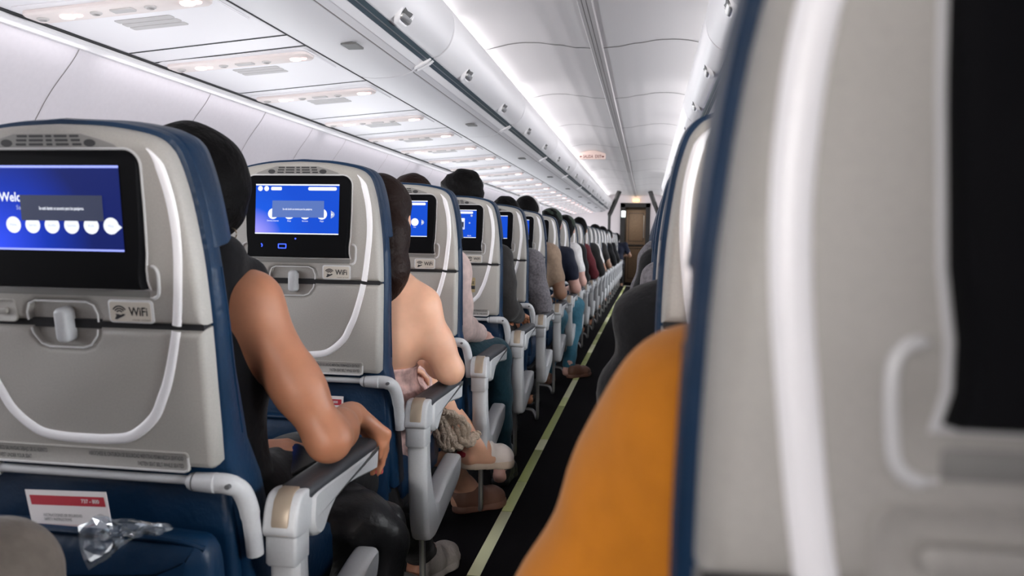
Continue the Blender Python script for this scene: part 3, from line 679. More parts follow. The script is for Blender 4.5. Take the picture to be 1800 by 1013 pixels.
    pillow(mb, P, [(0, 0.002), (0, -0.0015), (0.0012, -0.0022), (0.003, -0.0008)]); pillow(mb, rrect(-0.125, 0.966, 0.04, 0.012, 0.004), [(0, 0), (0.001, -0.005), (0.003, -0.006)]); mb.build('coat_hook', 'shell', sh, 50)
    # wifi plate
    wf = empty('wifi_plate', parent=root)
    mb = MB(); pillow(mb, rrect(0.1045, 0.9705, 0.0745, 0.0360, 0.006), [(0, 0.002), (0, -0.0015), (0.0012, -0.0025)]); pillow(mb, rrect(0.1045, 0.9705, 0.0675, 0.0300, 0.004), [(0, 0), (0, -0.0032)], mi=1)
    mb.build('plate', ['shell_lip', 'sign'], wf, 50)
    mb = MB(); T = lambda a, b: (a, -0.0036, b)
    put_text(mb, 'WiFi', 0.0185, lambda a, b: T(0.118+a, 0.9705+b), 0, squeeze=0.86, bold=True)
    for r in (0.0050, 0.0085, 0.0120):
        V = []; 
        for i in range(13):
            an = math.radians(32+116*i/12)
            for q in (-0.0011, 0.0011): V.append(T(0.0865+(r+q)*math.cos(an), 0.9670+(r+q)*math.sin(an)))
        mb.add(V, [(2*i, 2*i+1, 2*i+3, 2*i+2) for i in range(12)])
    mb.add([T(a, b) for a, b in ((0.0775, 0.9590), (0.0810, 0.9580), (0.0935, 0.9640), (0.0960, 0.9665), (0.0920, 0.9672), (0.0885, 0.9655), (0.0815, 0.9670), (0.0790, 0.9665), (0.0830, 0.9635), (0.0795, 0.9615))], [(0, 1, 2, 6, 9), (2, 3, 4, 5), (5, 6, 2), (6, 7, 8), (8, 9, 6)])
    put_text(mb, 'a bordo / on board', 0.0038, lambda a, b: T(0.1215+a, 0.9585+b), 0)
    mb.build('plate_lettering', 'ink', wf, 180)
    # long label strip on the tray
    mb = MB(); P = rrect(0.0, 0.7300, 0.350, 0.0330, 0.006)
    pillow(mb, P, [(0, 0.002), (0, -0.0022), (0.0016, -0.0032), (0.0032, -0.0018)]); mb.build('label_strip', 'shell', tr, 50)
    mb = MB(); tube(mb, [(-0.168, -0.0025, 0.7145), (0.166, -0.0025, 0.7145), (0.1725, -0.0025, 0.7175), (0.1745, -0.0025, 0.724), (0.1745, -0.0025, 0.738)], 0.0021, 6); mb.build('label_lip', 'shell_lip', tr)
    mb = MB(); T = lambda a, b: (a, -0.0038, b)
    put_text(mb, 'ABRÓCHESE EL CINTURÓN DE SEGURIDAD MIENTRAS PERMANEZCA SENTADO', 0.0098, lambda a, b: T(0.167+a, 0.7370+b), 0, 'RIGHT', 0.46, True)
    put_text(mb, 'FASTEN SEAT BELT WHILE SEATED', 0.0098, lambda a, b: T(0.167+a, 0.7245+b), 0, 'RIGHT', 0.52, True)
    mb.build('label_lettering', 'greyink', tr, 180); mb = MB()
    put_text(mb, 'CHALECO SALVAVIDAS DEBAJO DE SU ASIENTO', 0.0098, lambda a, b: T(-0.167+a, 0.7370+b), 0, 'LEFT', 0.46, True)
    put_text(mb, 'LIFE VEST UNDER YOUR SEAT', 0.0098, lambda a, b: T(-0.167+a, 0.7245+b), 0, 'LEFT', 0.52, True)
    mb.build('label_lettering', 'greyink', tr, 180)
    # tray bar and arms
    tb = empty('tray_arm_bar', parent=root)
    mb = MB(); tube(mb, [(-0.172, 0.010, 0.698), (0.172, 0.010, 0.698)], 0.0075, 10); mb.build('bar', 'armgrey', tb)
    for sd in (1, -1):
        mb = MB(); tube(mb, [(sd*0.166, 0.008, 0.697), (sd*0.170, 0.008, 0.697), (sd*0.176, 0.008, 0.697), (sd*0.214, 0.008, 0.697), (sd*0.218, 0.008, 0.697)], [0.0085, 0.0125, 0.0145, 0.0165, 0.013], 14)
        tube(mb, [(sd*0.1775, 0.008, 0.697), (sd*0.1795, 0.008, 0.697)], 0.0152, 14, mi=1)
        mb.build('pivot', ['armgrey', 'greyink'], tb)
        mb = MB(); tube(mb, catmull([(sd*0.214, 0.008, 0.697), (sd*0.232, 0.010, 0.696), (sd*0.247, 0.022, 0.684), (sd*0.254, 0.034, 0.655), (sd*0.257, 0.042, 0.615), (sd*0.258, 0.050, 0.57)], 5), [0.0165]*8+[0.0155]*10+[0.014]*8, 12, flat=0.85)
        pillow(mb, circle(sd*0.240, 0.696, 0.0045, 8, 0.004), [(0, 0.0), (0, -0.0075)], mi=1); mb.build('tray_arm', ['armgrey', 'greyink'], tb)
    # leather back, headrest, lower back with pocket
    hb = [(0.245, 0.42), (0.240, 0.52), (0.232, 0.66)]+[(a+0.004, b+0.004) for a, b in HS if b > 0.72]
    P = ucol([p for p in hb if p[0] > 0.03]+[(0.0, 1.2535)])
    D = lambda a, b, d: 0.030+d*(backD(b)-0.03)
    mb = MB(); pillow(mb, P, [(0.006, 0.0), (-0.002, 0.06), (-0.0035, 0.35), (-0.001, 0.62), (0.010, 0.86), (0.028, 1.0), (0.07, 1.0)], depth=D); mb.build('back_cushion', 'leather', root, 60)
    hd = [(0.10, 1.045), (0.19, 1.048), (0.222, 1.062)]+[(a+0.008, b+0.007) for a, b in HS if b > 1.085]
    P = ucol([p for p in hd if p[0] > 0.03]+[(0.0, 1.2560)])
    mb = MB(); pillow(mb, P, [(0.012, 0.036), (0.003, 0.040), (0.0, 0.055), (0.001, 0.090), (0.008, 0.115), (0.025, 0.124), (0.06, 0.112)]); mb.build('headrest', 'leather', root, 60)
    # piping seam along the side of the back
    mb = MB()
    tube(mb, catmull([(s*(wid(z)+0.006), 0.030+0.52*(backD(z)-0.03), z) for z in (0.75, 0.85, 0.95, 1.03)], 5), 0.0022, 6); mb.build('piping', 'leather', root)
    mb = MB(); P = [(-0.235, 0.405), (0.235, 0.405), (0.236, 0.50), (0.230, 0.60), (0.222, 0.690), (-0.222, 0.690), (-0.230, 0.60), (-0.236, 0.50)]
    pillow(mb, P, [(0, 0.05), (0, 0.035), (0.006, 0.028), (0.014, 0.026)]); mb.build('lower_back', 'leather', root, 50)
    pk = empty('seat_pocket', parent=root)
    P = [(-0.228, 0.355), (-0.20, 0.318), (0.20, 0.318), (0.228, 0.355), (0.236, 0.44), (0.236, 0.53), (0.222, 0.590), (0.17, 0.6005), (0.0, 0.602), (-0.17, 0.6005), (-0.222, 0.590), (-0.236, 0.53), (-0.236, 0.44)]
    P = [(p.x, p.y) for p in catmull([(a, b, 0) for a, b in P], 4, True)]
    mb = MB(); pillow(mb, P, [(0.0, 0.030), (-0.001, 0.012), (0.001, 0.000), (0.008, -0.010), (0.030, -0.020), (0.08, -0.028)]); mb.build('pocket_panel', 'leather', pk, 60)
    mb = MB(); tube(mb, catmull([(-0.222, -0.003, 0.585), (-0.17, -0.010, 0.598), (0.0, -0.013, 0.600), (0.17, -0.010, 0.598), (0.222, -0.003, 0.585)], 8), 0.0050, 8); mb.build('pocket_hem', 'leather', pk)
    # seat cushion, frame, leg
    mb = MB(); pillow(mb, rrect(0.0, 0.355, 0.46, 0.48, 0.05), [(0.02, 0.335), (0.004, 0.345), (0.0, 0.37), (0.0, 0.43), (0.006, 0.455), (0.03, 0.470), (0.07, 0.474)], 'xy'); mb.build('seat_cushion', 'leather', root, 60)
    mb = MB(); box(mb, -0.24, 0.24, 0.10, 0.54, 0.285, 0.335)
    for y in (0.16, 0.44): tube(mb, [(-0.26, y, 0.29), (0.262, y, 0.29)], 0.022, 10)
    mb.build('seat_frame', 'dark', root)
    X = lambda x: s*x
    mb = MB(); tube(mb, catmull([(X(0.262), 0.24, 0.30), (X(0.262), 0.255, 0.18), (X(0.262), 0.262, 0.05), (X(0.258), 0.275, 0.018), (X(0.250), 0.31, 0.012), (X(0.235), 0.345, 0.030), (X(0.20), 0.36, 0.05), (X(0.05), 0.365, 0.055), (X(-0.22), 0.365, 0.055)], 5), 0.0095, 8, flat=1.0); mb.build('baggage_bar', 'steel', root)
    for y, dy in ((0.16, -0.04), (0.44, 0.03)):
        mb = MB(); tube(mb, [(X(0.11), y, 0.29), (X(0.11), y+dy, 0.03)], 0.017, 10); box(mb, min(X(0.09), X(0.13)), max(X(0.09), X(0.13)), y+dy-0.05, y+dy+0.05, 0.0, 0.03, r=0.008); mb.build('leg', 'steel', root)
    # aisle armrest: post with side panel, pivot cap, arm, pad
    ar = empty('armrest', parent=root); ar.location = (0, 0.03, 0)
    side = [(0.018, 0.575), (0.062, 0.575), (0.066, 0.50), (0.082, 0.435), (0.120, 0.360), (0.165, 0.345), (0.250, 0.372), (0.400, 0.402), (0.430, 0.392), (0.420, 0.345), (0.375, 0.318), (0.28, 0.290), (0.17, 0.262), (0.115, 0.252), (0.070, 0.262), (0.045, 0.31), (0.030, 0.40), (0.020, 0.50)]
    sm = side[:2]+[(p.x, p.y) for p in catmull([(a, b, 0) for a, b in side[1:]], 4)][1:]
    mb = MB(); pillow(mb, sm, [(0.010, X(0.272)), (0.003, X(0.275)), (0, X(0.281)), (0, X(0.310)), (0.002, X(0.318)), (0.008, X(0.324))], 'yz'); mb.build('side_panel', 'armgrey', ar, 45)
    mb = MB(); pillow(mb, rrect(X(0.2975), 0.0365, 0.054, 0.056, 0.006, 3), [(0.004, 0.523), (0, 0.528), (0, 0.5755), (0.003, 0.5785)], 'xy'); mb.build('post_collar', 'armgrey', ar, 45)
    cap = [(0.006, 0.574), (0.070, 0.574), (0.090, 0.590), (0.093, 0.612), (0.085, 0.632), (0.066, 0.6415), (0.034, 0.643), (0.016, 0.632), (0.005, 0.605)]
    cap = [(p.x, p.y) for p in catmull([(a, b, 0) for a, b in cap], 4, True)]
    mb = MB(); pillow(mb, cap, bevel_rings(X(0.268), X(0.328), 0.006), 'yz'); mb.build('pivot_cap', 'armgrey', ar, 45)
    mb = MB()
    cv = [(0.002, 0.578), (0.0015, 0.600), (0.006, 0.617), (0.013, 0.633), (0.030, 0.6455), (0.048, 0.6465), (0.048, 0.62), (0.02, 0.60), (0.014, 0.578)]
    pillow(mb, cv, bevel_rings(X(0.284), X(0.314), 0.002, 2), 'yz'); mb.build('cap_cover', 'tan', ar, 45)
    arm = [(0.060, 0.572), (0.085, 0.550), (0.108, 0.552), (0.135, 0.575), (0.175, 0.592), (0.25, 0.594), (0.36, 0.582), (0.388, 0.584), (0.396, 0.620), (0.396, 0.630), (0.22, 0.632), (0.08, 0.634), (0.060, 0.612)]
    armp = [(p.x, p.y) for p in catmull([(a, b, 0) for a, b in arm], 3, True)]
    mb = MB(); pillow(mb, armp, [(0.006, X(0.276)), (0.0, X(0.281)), (0, X(0.318)), (0.002, X(0.326)), (0.008, X(0.3335))], 'yz'); mb.build('arm', 'armgrey', ar, 45)
    mb = MB(); pillow(mb, [(a*s, b) for a, b in rrect(0.302, 0.222, 0.058, 0.365, 0.024)], [(0.003, 0.624), (0, 0.630), (0, 0.637), (0.004, 0.643), (0.014, 0.646)], 'xy'); mb.build('arm_pad', 'armpad', ar, 50)
    return root
M['grille_dark'] = mat('speaker_panel_grey', (0.22, 0.215, 0.205), 0.55)
SEAT = {1: build_seat(1), -1: build_seat(-1)}
index_kids()
XL, XR = -0.570, 0.539
NOTE = {1: 'its lit screen showing a half-hidden welcome page', 2: 'its lit blue screen showing a notice over round buttons', 3: 'its blue screen partly hidden by long brown hair', 4: 'its screen showing a small picture tile'}
seats = {}
def place_seat(s, k):
    root = SEAT[s]
    o = root if not root.get('used') else copy_tree(root)
    root['used'] = 1
    if 'used' in o and o is not root: del o['used']
    o.location = (XL if s > 0 else XR, row_y(k), 0)
    return o
def find(o, *names):
    for n in names:
        o = next(c for c in bpy.data.objects if c.parent == o and c.name.split('.')[0] == n)
    return o
# ------------------------------------------------------------------ people: smooth bodies from blended rounded limbs
class Body:
    def __init__(s): s.p = []          # (segment, kind, data, blend)
    def cone(s, seg, a, b, ra, rb, k=0.02): s.p.append((seg, 'c', (np.array(a, float), np.array(b, float), ra, rb), k))
    def chain(s, seg, pts, rs, k=0.02):
        for i in range(len(pts)-1): s.cone(seg, pts[i], pts[i+1], rs[i], rs[i+1], k)
    def ell(s, seg, c, r, k=0.03, rot=None): s.p.append((seg, 'e', (np.array(c, float), np.array(r, float), rot), k))
    def segs(s, names): return [q for q in s.p if q[0] in names]
def prim_box(q):
    if q[1] == 'c': a, b, ra, rb = q[2]; return np.minimum(a-ra, b-rb), np.maximum(a+ra, b+rb)
    c, r, rot = q[2]; m = max(r) if rot is not None else r; return c-m, c+m
def prim_dist(q, X, Y, Z):
    if q[1] == 'c':
        a, b, ra, rb = q[2]; ba = b-a; L = float(ba@ba)+1e-12
        px, py, pz = X-a[0], Y-a[1], Z-a[2]
        t = np.clip((px*ba[0]+py*ba[1]+pz*ba[2])/L, 0, 1)
        return np.sqrt((px-t*ba[0])**2+(py-t*ba[1])**2+(pz-t*ba[2])**2)-(ra+(rb-ra)*t)
    c, r, rot = q[2]; px, py, pz = X-c[0], Y-c[1], Z-c[2]
    if rot is not None:
        R = np.array(rot.to_matrix().transposed()); px, py, pz = (R[i, 0]*px+R[i, 1]*py+R[i, 2]*pz for i in range(3))
    k0 = np.sqrt((px/r[0])**2+(py/r[1])**2+(pz/r[2])**2); k1 = np.sqrt((px/r[0]**2)**2+(py/r[1]**2)**2+(pz/r[2]**2)**2)+1e-9
    return k0*(k0-1)/k1
def blend_mesh(name, prims, h, mats, grow=0.0, wr=0.0, wf=28.0, cut=None, angle=180, seed=0):
    bx = [prim_box(q) for q in prims]; pad = grow+wr+4*h+0.02
    lo = np.min([b[0] for b in bx], 0)-pad; hi = np.max([b[1] for b in bx], 0)+pad
    n = np.ceil((hi-lo)/h).astype(int)+1
    D = np.full(n, 1.0, np.float32); ax = [lo[i]+h*np.arange(n[i]) for i in range(3)]
    for q, (bl, bh) in zip(prims, bx):
        m = q[3]+grow+wr+4*h
        i0 = np.maximum(0, np.floor((bl-m-lo)/h).astype(int)); i1 = np.minimum(n, np.ceil((bh+m-lo)/h).astype(int)+1)
        sl = tuple(slice(a, b) for a, b in zip(i0, i1))
        X, Y, Z = np.meshgrid(*[ax[i][sl[i]] for i in range(3)], indexing='ij', sparse=True)
        d = prim_dist(q, X, Y, Z).astype(np.float32); g = D[sl]; k = q[3]
        hh = np.maximum(k-np.abs(g-d), 0)/k; D[sl] = np.minimum(g, d)-hh*hh*k*0.25
    D -= grow
    if wr or cut:
        X, Y, Z = np.meshgrid(*ax, indexing='ij', sparse=True)
        if wr: D += (wr*(np.sin(wf*(X+0.6*Z)+seed)*np.sin(wf*0.8*(Y-0.7*Z)+1.3*seed)+0.6*np.sin(wf*1.7*(Z+0.5*X)+2*seed+np.sin(wf*Y)))).astype(np.float32)
        if cut is not None: D = np.maximum(D, cut(X, Y, Z).astype(np.float32))
    ins = D < 0; c = np.zeros(np.array(n)-1, np.int8)
    for i in (0, 1):
        for j in (0, 1):
            for k in (0, 1): c += ins[i:n[0]-1+i, j:n[1]-1+j, k:n[2]-1+k]
    act = (c > 0) & (c < 8); ids = np.full(act.shape, -1, np.int64); cells = np.argwhere(act); ids[act] = np.arange(len(cells))
    corner = [(i, j, k) for i in (0, 1) for j in (0, 1) for k in (0, 1)]
    val = {q: D[cells[:, 0]+q[0], cells[:, 1]+q[1], cells[:, 2]+q[2]].astype(float) for q in corner}
    acc = np.zeros((len(cells), 3)); cnt = np.zeros(len(cells))
    for q in corner:
        for a in range(3):
            if q[a] == 0:
                r = list(q); r[a] = 1; d0, d1 = val[q], val[tuple(r)]; x = (d0 < 0) != (d1 < 0)
                t = np.where(x, d0/np.where(x, d0-d1, 1), 0)
                pt = np.tile(np.array(q, float), (len(cells), 1)); pt[:, a] += t
                acc += pt*x[:, None]; cnt += x
    V = lo+h*(cells+acc/cnt[:, None])
    F = []
    for a in range(3):
        b, d = (a+1) % 3, (a+2) % 3
        s0 = [slice(None)]*3; s1 = [slice(None)]*3; s0[a] = slice(0, -1); s1[a] = slice(1, None)
        e = np.argwhere(ins[tuple(s0)] != ins[tuple(s1)])
        e = e[(e[:, b] > 0) & (e[:, d] > 0) & (e[:, b] < n[b]-1) & (e[:, d] < n[d]-1)]
        g = ins[e[:, 0], e[:, 1], e[:, 2]]
        def idx(ob, od):
            r = e.copy(); r[:, b] += ob; r[:, d] += od; return ids[r[:, 0], r[:, 1], r[:, 2]]
        Q = np.stack([idx(-1, -1), idx(0, -1), idx(0, 0), idx(-1, 0)], 1); Q[~g] = Q[~g][:, ::-1]
        F.append(Q)
    F = np.concatenate(F); F = F[(F >= 0).all(1)]
    me = bpy.data.meshes.new(name); me.vertices.add(len(V)); me.vertices.foreach_set('co', V.ravel())
    me.loops.add(F.size); me.loops.foreach_set('vertex_index', F.ravel()); me.polygons.add(len(F)); me.polygons.foreach_set('loop_start', np.arange(0, F.size, 4))
    me.materials.append(M[mats]); me.update(calc_edges=True); me.validate(); me.shade_smooth()
    return me
V3 = lambda *a: np.array(a, float)
def hand(B, seg, wrist, direc, palm, out, size=1.0, curl=(0.35, 0.5, 0.4), spread=0.10, k=0.006, thumb=1.0):
    """direc: towards the fingers; palm: the way the palm faces; out: towards the thumb"""
    nrm = lambda v: np.array(v, float)/np.linalg.norm(v)
    d = nrm(direc); p = nrm(np.array(palm)-d*np.dot(palm, d)); o = np.cross(d, p); o = o if np.dot(o, out) > 0 else -o
    w = np.array(wrist, float); S = size
    for i, (off, ln, r) in enumerate(((0.030, 0.085, 0.0086), (0.010, 0.088, 0.0088), (-0.010, 0.084, 0.0084), (-0.029, 0.077, 0.0074))):
        kn = w+d*ln*S+o*off*S; B.cone(seg, w+o*off*0.55*S+d*0.012*S, kn, 0.016*S, 0.0115*S, 0.012)
        L = (0.040, 0.026, 0.021) if i in (0, 2) else (0.045, 0.029, 0.022) if i == 1 else (0.032, 0.021, 0.018)
        ang = 0; pt = kn; dd = nrm(d+o*off*spread*30*S)
        for j in range(3):
            ang += curl[j]*(1+0.12*i); v = dd*math.cos(ang)+p*math.sin(ang); q = pt+v*L[j]*S
            B.cone(seg, pt, q, r*S*(1-0.07*j), r*S*(0.93-0.07*j), k if j else 0.009); pt = q
    t0 = w+d*0.022*S+o*0.022*S+p*0.004; t1 = t0+(d*0.022+o*0.026+p*0.012)*S; t2 = t1+(d*0.030+o*0.010+p*0.012)*S*thumb; t3 = t2+(d*0.025+o*0.000+p*0.008)*S*thumb
    B.cone(seg, t0, t1, 0.016*S, 0.0125*S, 0.012); B.cone(seg, t1, t2, 0.0115*S, 0.0098*S, k); B.cone(seg, t2, t3, 0.0098*S, 0.0078*S, k)
def pose(cx, y0, s, floor_feet=True, **kw):
    """joints of someone sitting in the seat at (cx, y0); s=+1 aisle on the +x side"""
    y = y0+0.285
    J = dict(hip=V3(cx, y0+0.27, 0.545), waist=V3(cx, y-0.01, 0.70), chest=V3(cx, y, 0.86), neck=V3(cx, y+0.005, 1.03), head=V3(cx, y+0.02, 1.165),
             sa=V3(cx+s*0.175, y, 0.955), ea=V3(cx+s*0.275, y+0.02, 0.700), wa=V3(cx+s*0.215, y+0.235, 0.675),
             sb=V3(cx-s*0.175, y, 0.955), eb=V3(cx-s*0.235, y+0.03, 0.700), wb=V3(cx-s*0.10, y+0.20, 0.60),
             ka=V3(cx+s*0.115, y0+0.655, 0.560), kb=V3(cx-s*0.105, y0+0.655, 0.555), fa=V3(cx+s*0.12, y0+0.70, 0.095), fb=V3(cx-s*0.11, y0+0.70, 0.095))
    J.update(kw); J['s'] = s; return J
def body(J, w=1.0, hands=True, feet=True, toe=(0, 1, 0), hand_kw=None):
    B = Body(); s = J['s']; sx = V3(1, 0, 0)
    h = J['hip']; B.cone('hips', h-sx*0.085, h+sx*0.085, 0.105, 0.105, 0.05)
    B.cone('torso', h-sx*0.05+V3(0, 0, .02), J['waist']-sx*0.045, 0.105*w, 0.10*w, 0.05); B.cone('torso', h+sx*0.05+V3(0, 0, .02), J['waist']+sx*0.045, 0.105*w, 0.10*w, 0.05)
    B.cone('torso', J['waist']-sx*0.045, J['chest']-sx*0.07, 0.10*w, 0.105*w, 0.05); B.cone('torso', J['waist']+sx*0.045, J['chest']+sx*0.07, 0.10*w, 0.105*w, 0.05)
    B.cone('torso', J['chest']-sx*0.07, (J['sb']+J['chest']*0.4+V3(0, 0, 0)*0)/1.4, 0.10*w, 0.062*w, 0.05); B.cone('torso', J['chest']+sx*0.07, (J['sa']+J['chest']*0.4)/1.4, 0.10*w, 0.062*w, 0.05)
    nb = J['neck']-V3(0, 0.0, 0.05)
    B.cone('yoke', nb, J['sa']+V3(0, 0, .015), 0.060, 0.048, 0.05); B.cone('yoke', nb, J['sb']+V3(0, 0, .015), 0.060, 0.048, 0.05)
    hd = J['head']; B.cone('neck', J['neck']-V3(0, 0, 0.03), hd-V3(0, 0.01, 0.05), 0.056, 0.052, 0.03)
    B.ell('head', hd+V3(0, -0.006, 0.020), (0.076, 0.094, 0.092), 0.02); B.cone('head', hd+V3(0, 0.045, -0.015), hd+V3(0, 0.066, -0.085), 0.056, 0.026, 0.035)
    B.cone('head', hd+V3(0, 0.092, 0.005), hd+V3(0, 0.112, -0.028), 0.009, 0.013, 0.012); B.ell('head', hd+V3(0, 0.092, -0.058), (0.022, 0.010, 0.008), 0.008)
    for q in (-1, 1):
        B.ell('head', hd+V3(q*0.078, -0.004, -0.012), (0.010, 0.020, 0.031), 0.008); B.cone('head', hd+V3(q*0.016, 0.086, 0.024), hd+V3(q*0.045, 0.076, 0.024), 0.010, 0.009, 0.014); B.ell('head', hd+V3(q*0.030, 0.080, 0.006), (0.013, 0.010, 0.009), 0.006)
    for t in 'ab':
        S, E, W = J['s'+t], J['e'+t], J['w'+t]
        B.cone('sleeve'+t, S, S+(E-S)*0.62, 0.054*w, 0.047*w, 0.04); B.cone('upper'+t, S+(E-S)*0.55, E, 0.047*w, 0.040*w, 0.03)
        B.cone('fore'+t, E, E+(W-E)*0.35, 0.041*w, 0.040*w, 0.025); B.cone('fore'+t, E+(W-E)*0.35, W, 0.040*w, 0.026, 0.025)
        if hands:
            kw = dict(direc=(W-E), palm=(0, 0.1, -1), out=(-s if t == 'a' else s, 0.2, 0)); kw.update((hand_kw or {}).get(t, {}))
            hand(B, 'hand'+t, W+0*(W-E), **kw)
        K, A = J['k'+t], J['f'+t]; q = s if t == 'a' else -s; Hh = h+V3(q*0.09, 0.02, 0)
        B.cone('thigh'+t, Hh, K, 0.090*w, 0.066*w, 0.04); B.cone('calf'+t, K, K+(A-K)*0.4, 0.062*w, 0.056, 0.03); B.cone('calf'+t, K+(A-K)*0.4, A, 0.056, 0.038, 0.03)
        if feet:
            tv = np.array(J.get('toe'+t, toe), float); tv = tv/np.linalg.norm(tv)
            B.cone('foot'+t, A-tv*0.03+V3(0, 0, -0.05), A+tv*0.13+V3(0, 0, -0.062), 0.032, 0.024, 0.03); B.cone('foot'+t, A, A+tv*0.05+V3(0, 0, -0.04), 0.038, 0.034, 0.03)
    return B
def person(label, B, skin, parts, h=0.012, group=None):
    """parts: (name, material, segments or own prims, grow, wrinkle, extra)"""
    me = blend_mesh('person', B.p, h, skin); o = link('person', me); tag(o, label, 'person', group)
    for i, q in enumerate(parts):
        nm, m, sg, grow, wr = q[:5]; ex = q[5] if len(q) > 5 else {}
        pr = B.segs(sg) if isinstance(sg, (tuple, list)) and sg and isinstance(sg[0], str) else sg
        link(nm, blend_mesh(nm, pr, ex.get('h', h), m, grow, wr, ex.get('wf', 28.0), ex.get('cut'), seed=i+len(label)), o)
    return o
def shoe(B, seg, heel, toe, up=(0, 0, 1), L=0.265):
    hl, te, u = V3(*heel), V3(*toe), V3(*up); d = (te-hl)/np.linalg.norm(te-hl); u = u-d*np.dot(u, d); u /= np.linalg.norm(u)
    side = np.cross(d, u); return d, u, side
def make_shoe(name, label, heel, direc, up, mats, parent=None, L=0.26):
    """heel = back of the sole; separate sole and upper, plus heel patch and collar"""
    hl = V3(*heel); d = V3(*direc)/np.linalg.norm(direc); u = V3(*up); u = u-d*np.dot(u, d); u /= np.linalg.norm(u); w = np.cross(d, u)
    P = lambda a, b, c: hl+d*a+w*b+u*c
    up_, so = Body(), Body()
    so.chain('s', [P(0.035, 0, .014), P(0.10, 0, .013), P(0.17, 0.006, .014), P(L-0.04, 0.0, .018)], [0.039, 0.038, 0.044, 0.036], 0.02)
    up_.chain('u', [P(0.035, 0, .045), P(0.10, 0, .045), P(0.17, 0.004, .038), P(L-0.045, 0, .034)], [0.037, 0.038, 0.041, 0.033], 0.03)
    up_.cone('u', P(0.045, 0, .075), P(0.085, 0, .07), 0.042, 0.040, 0.03)
    def flat(z0, z1): return lambda X, Y, Z: np.maximum(z0-((X-hl[0])*u[0]+(Y-hl[1])*u[1]+(Z-hl[2])*u[2]), ((X-hl[0])*u[0]+(Y-hl[1])*u[1]+(Z-hl[2])*u[2])-z1)
    root = link(name, blend_mesh(name, up_.p, 0.006, mats[0], cut=flat(0.018, 0.098)), parent)
    if label: tag(root, label, 'shoe')
    link('sole', blend_mesh('sole', so.p, 0.006, mats[1], cut=flat(0.0, 0.030)), root)
    return root, P, up_
# ------------------------------------------------------------------ seats in their rows
used = set()
LSCR = {1: 1, 2: 2, 3: 3, 4: 4, 5: 5, 6: 5}
SEAT_G = 'aircraft seats along the aisle'
ARM_DY = {1: 0.085, 2: 0.04, 3: 0.005}
EXTRA = {1: 'its screen showing a welcome page', 2: 'its screen showing a notice over round buttons', 3: 'its blue screen half hidden by long hair', 4: 'with a gold sticker on its back'}
RECLINE = {(1, 1): (9.0, 0.037, -0.025), (-1, 0): (0.0, 0.0, -0.013)}
def add_seat(s, k):
    root = SEAT[s]
    if s in used: o = copy_tree(root)
    else: o = root; used.add(s)
    o.location = (XL if s > 0 else XR, row_y(k), 0)
    if s > 0:
        lab = 'navy leather seat with grey back, %s of the left row from the camera' % ORD[k-1] if k > 0 else 'navy leather seat just out of view behind the welcome-screen seat' if k == 0 else 'navy leather seat beside the camera, left side of the aisle'
        if k in EXTRA: lab = 'grey-backed seat, %s of the left row, %s' % (ORD[k-1], EXTRA[k])
    else:
        lab = 'navy leather seat with grey back, %s of the right row from the camera' % ORD[max(0, k)]
        if k == -1: lab = 'unseen navy leather seat behind the large blurred grey seat back, shading it'  # out of view, kept for the shade it throws on the nearest seat
        if k == 0: lab = 'large blurred grey seat back filling the right edge, nearest to the camera'
    tag(o, lab, 'seat', SEAT_G)
    ch = {c.name.split('.')[0]: c for c in (KIDS.get(o.name) or o.children)}
    ch['armrest'].location = (0, ARM_DY.get(k, 0.03) if s > 0 else 0.03, 0)
    mon = ch['monitor']
    sc = next(c for c in bpy.data.objects if c.parent == mon and c.name.startswith('screen'))
    lit = LSCR.get(k, 0) if s > 0 else (0 if k < 2 else 5)
    sc.data = SCREENS[lit]
    ind = next(c for c in bpy.data.objects if c.parent == mon and c.name.startswith('indicator_light'))
    if lit in (0, 1): bpy.data.objects.remove(ind)
    seats[(s, k)] = o
    if (s, k) in RECLINE:
        th, dy, dz = RECLINE[(s, k)]; pv = Vector((0, 0, 0.72)); R = Matrix.Rotation(math.radians(th), 3, 'X')
        for nm in ('back_shell', 'tray_table', 'monitor', 'wifi_plate', 'back_cushion', 'headrest', 'piping'):
            c = ch[nm]; l0 = Vector(c.location); c.rotation_euler = (math.radians(th), 0, 0); c.location = pv+R@(l0-pv)+Vector((0, dy, dz))
        if s < 0: ch['monitor'].location.z += 0.006
        for nm in ('tray_arm_bar', 'lower_back'): ch[nm].location = Vector((0, dy, dz))
    return o
for k in range(2, 23): add_seat(1, k)
add_seat(1, 0); add_seat(1, 1)
for k in list(range(2, 13))+[1, 0, -1]: add_seat(-1, k)
for k, P, m in ((3, rrect(0.092, 0.873, 0.046, 0.036, 0.003), 'sign'), (4, rrect(0.086, 0.853, 0.050, 0.066, 0.003), 'gold')):
    st = empty('sticker', parent=seats[(1, k)])
    mb = MB(); pillow(mb, P, [(0, 0.002), (0, -0.0006)]); mb.build('label', m, st)
    if k == 4:
        mb = MB(); pillow(mb, rrect(0.086, 0.842, 0.048, 0.016, 0.001), [(0, 0), (0, -.001)]); put_text(mb, 'LE', 0.018, lambda a, b: (0.098+a, -0.0012, 0.8625+b), 0, bold=True); mb.build('print', 'ink', st, 180)
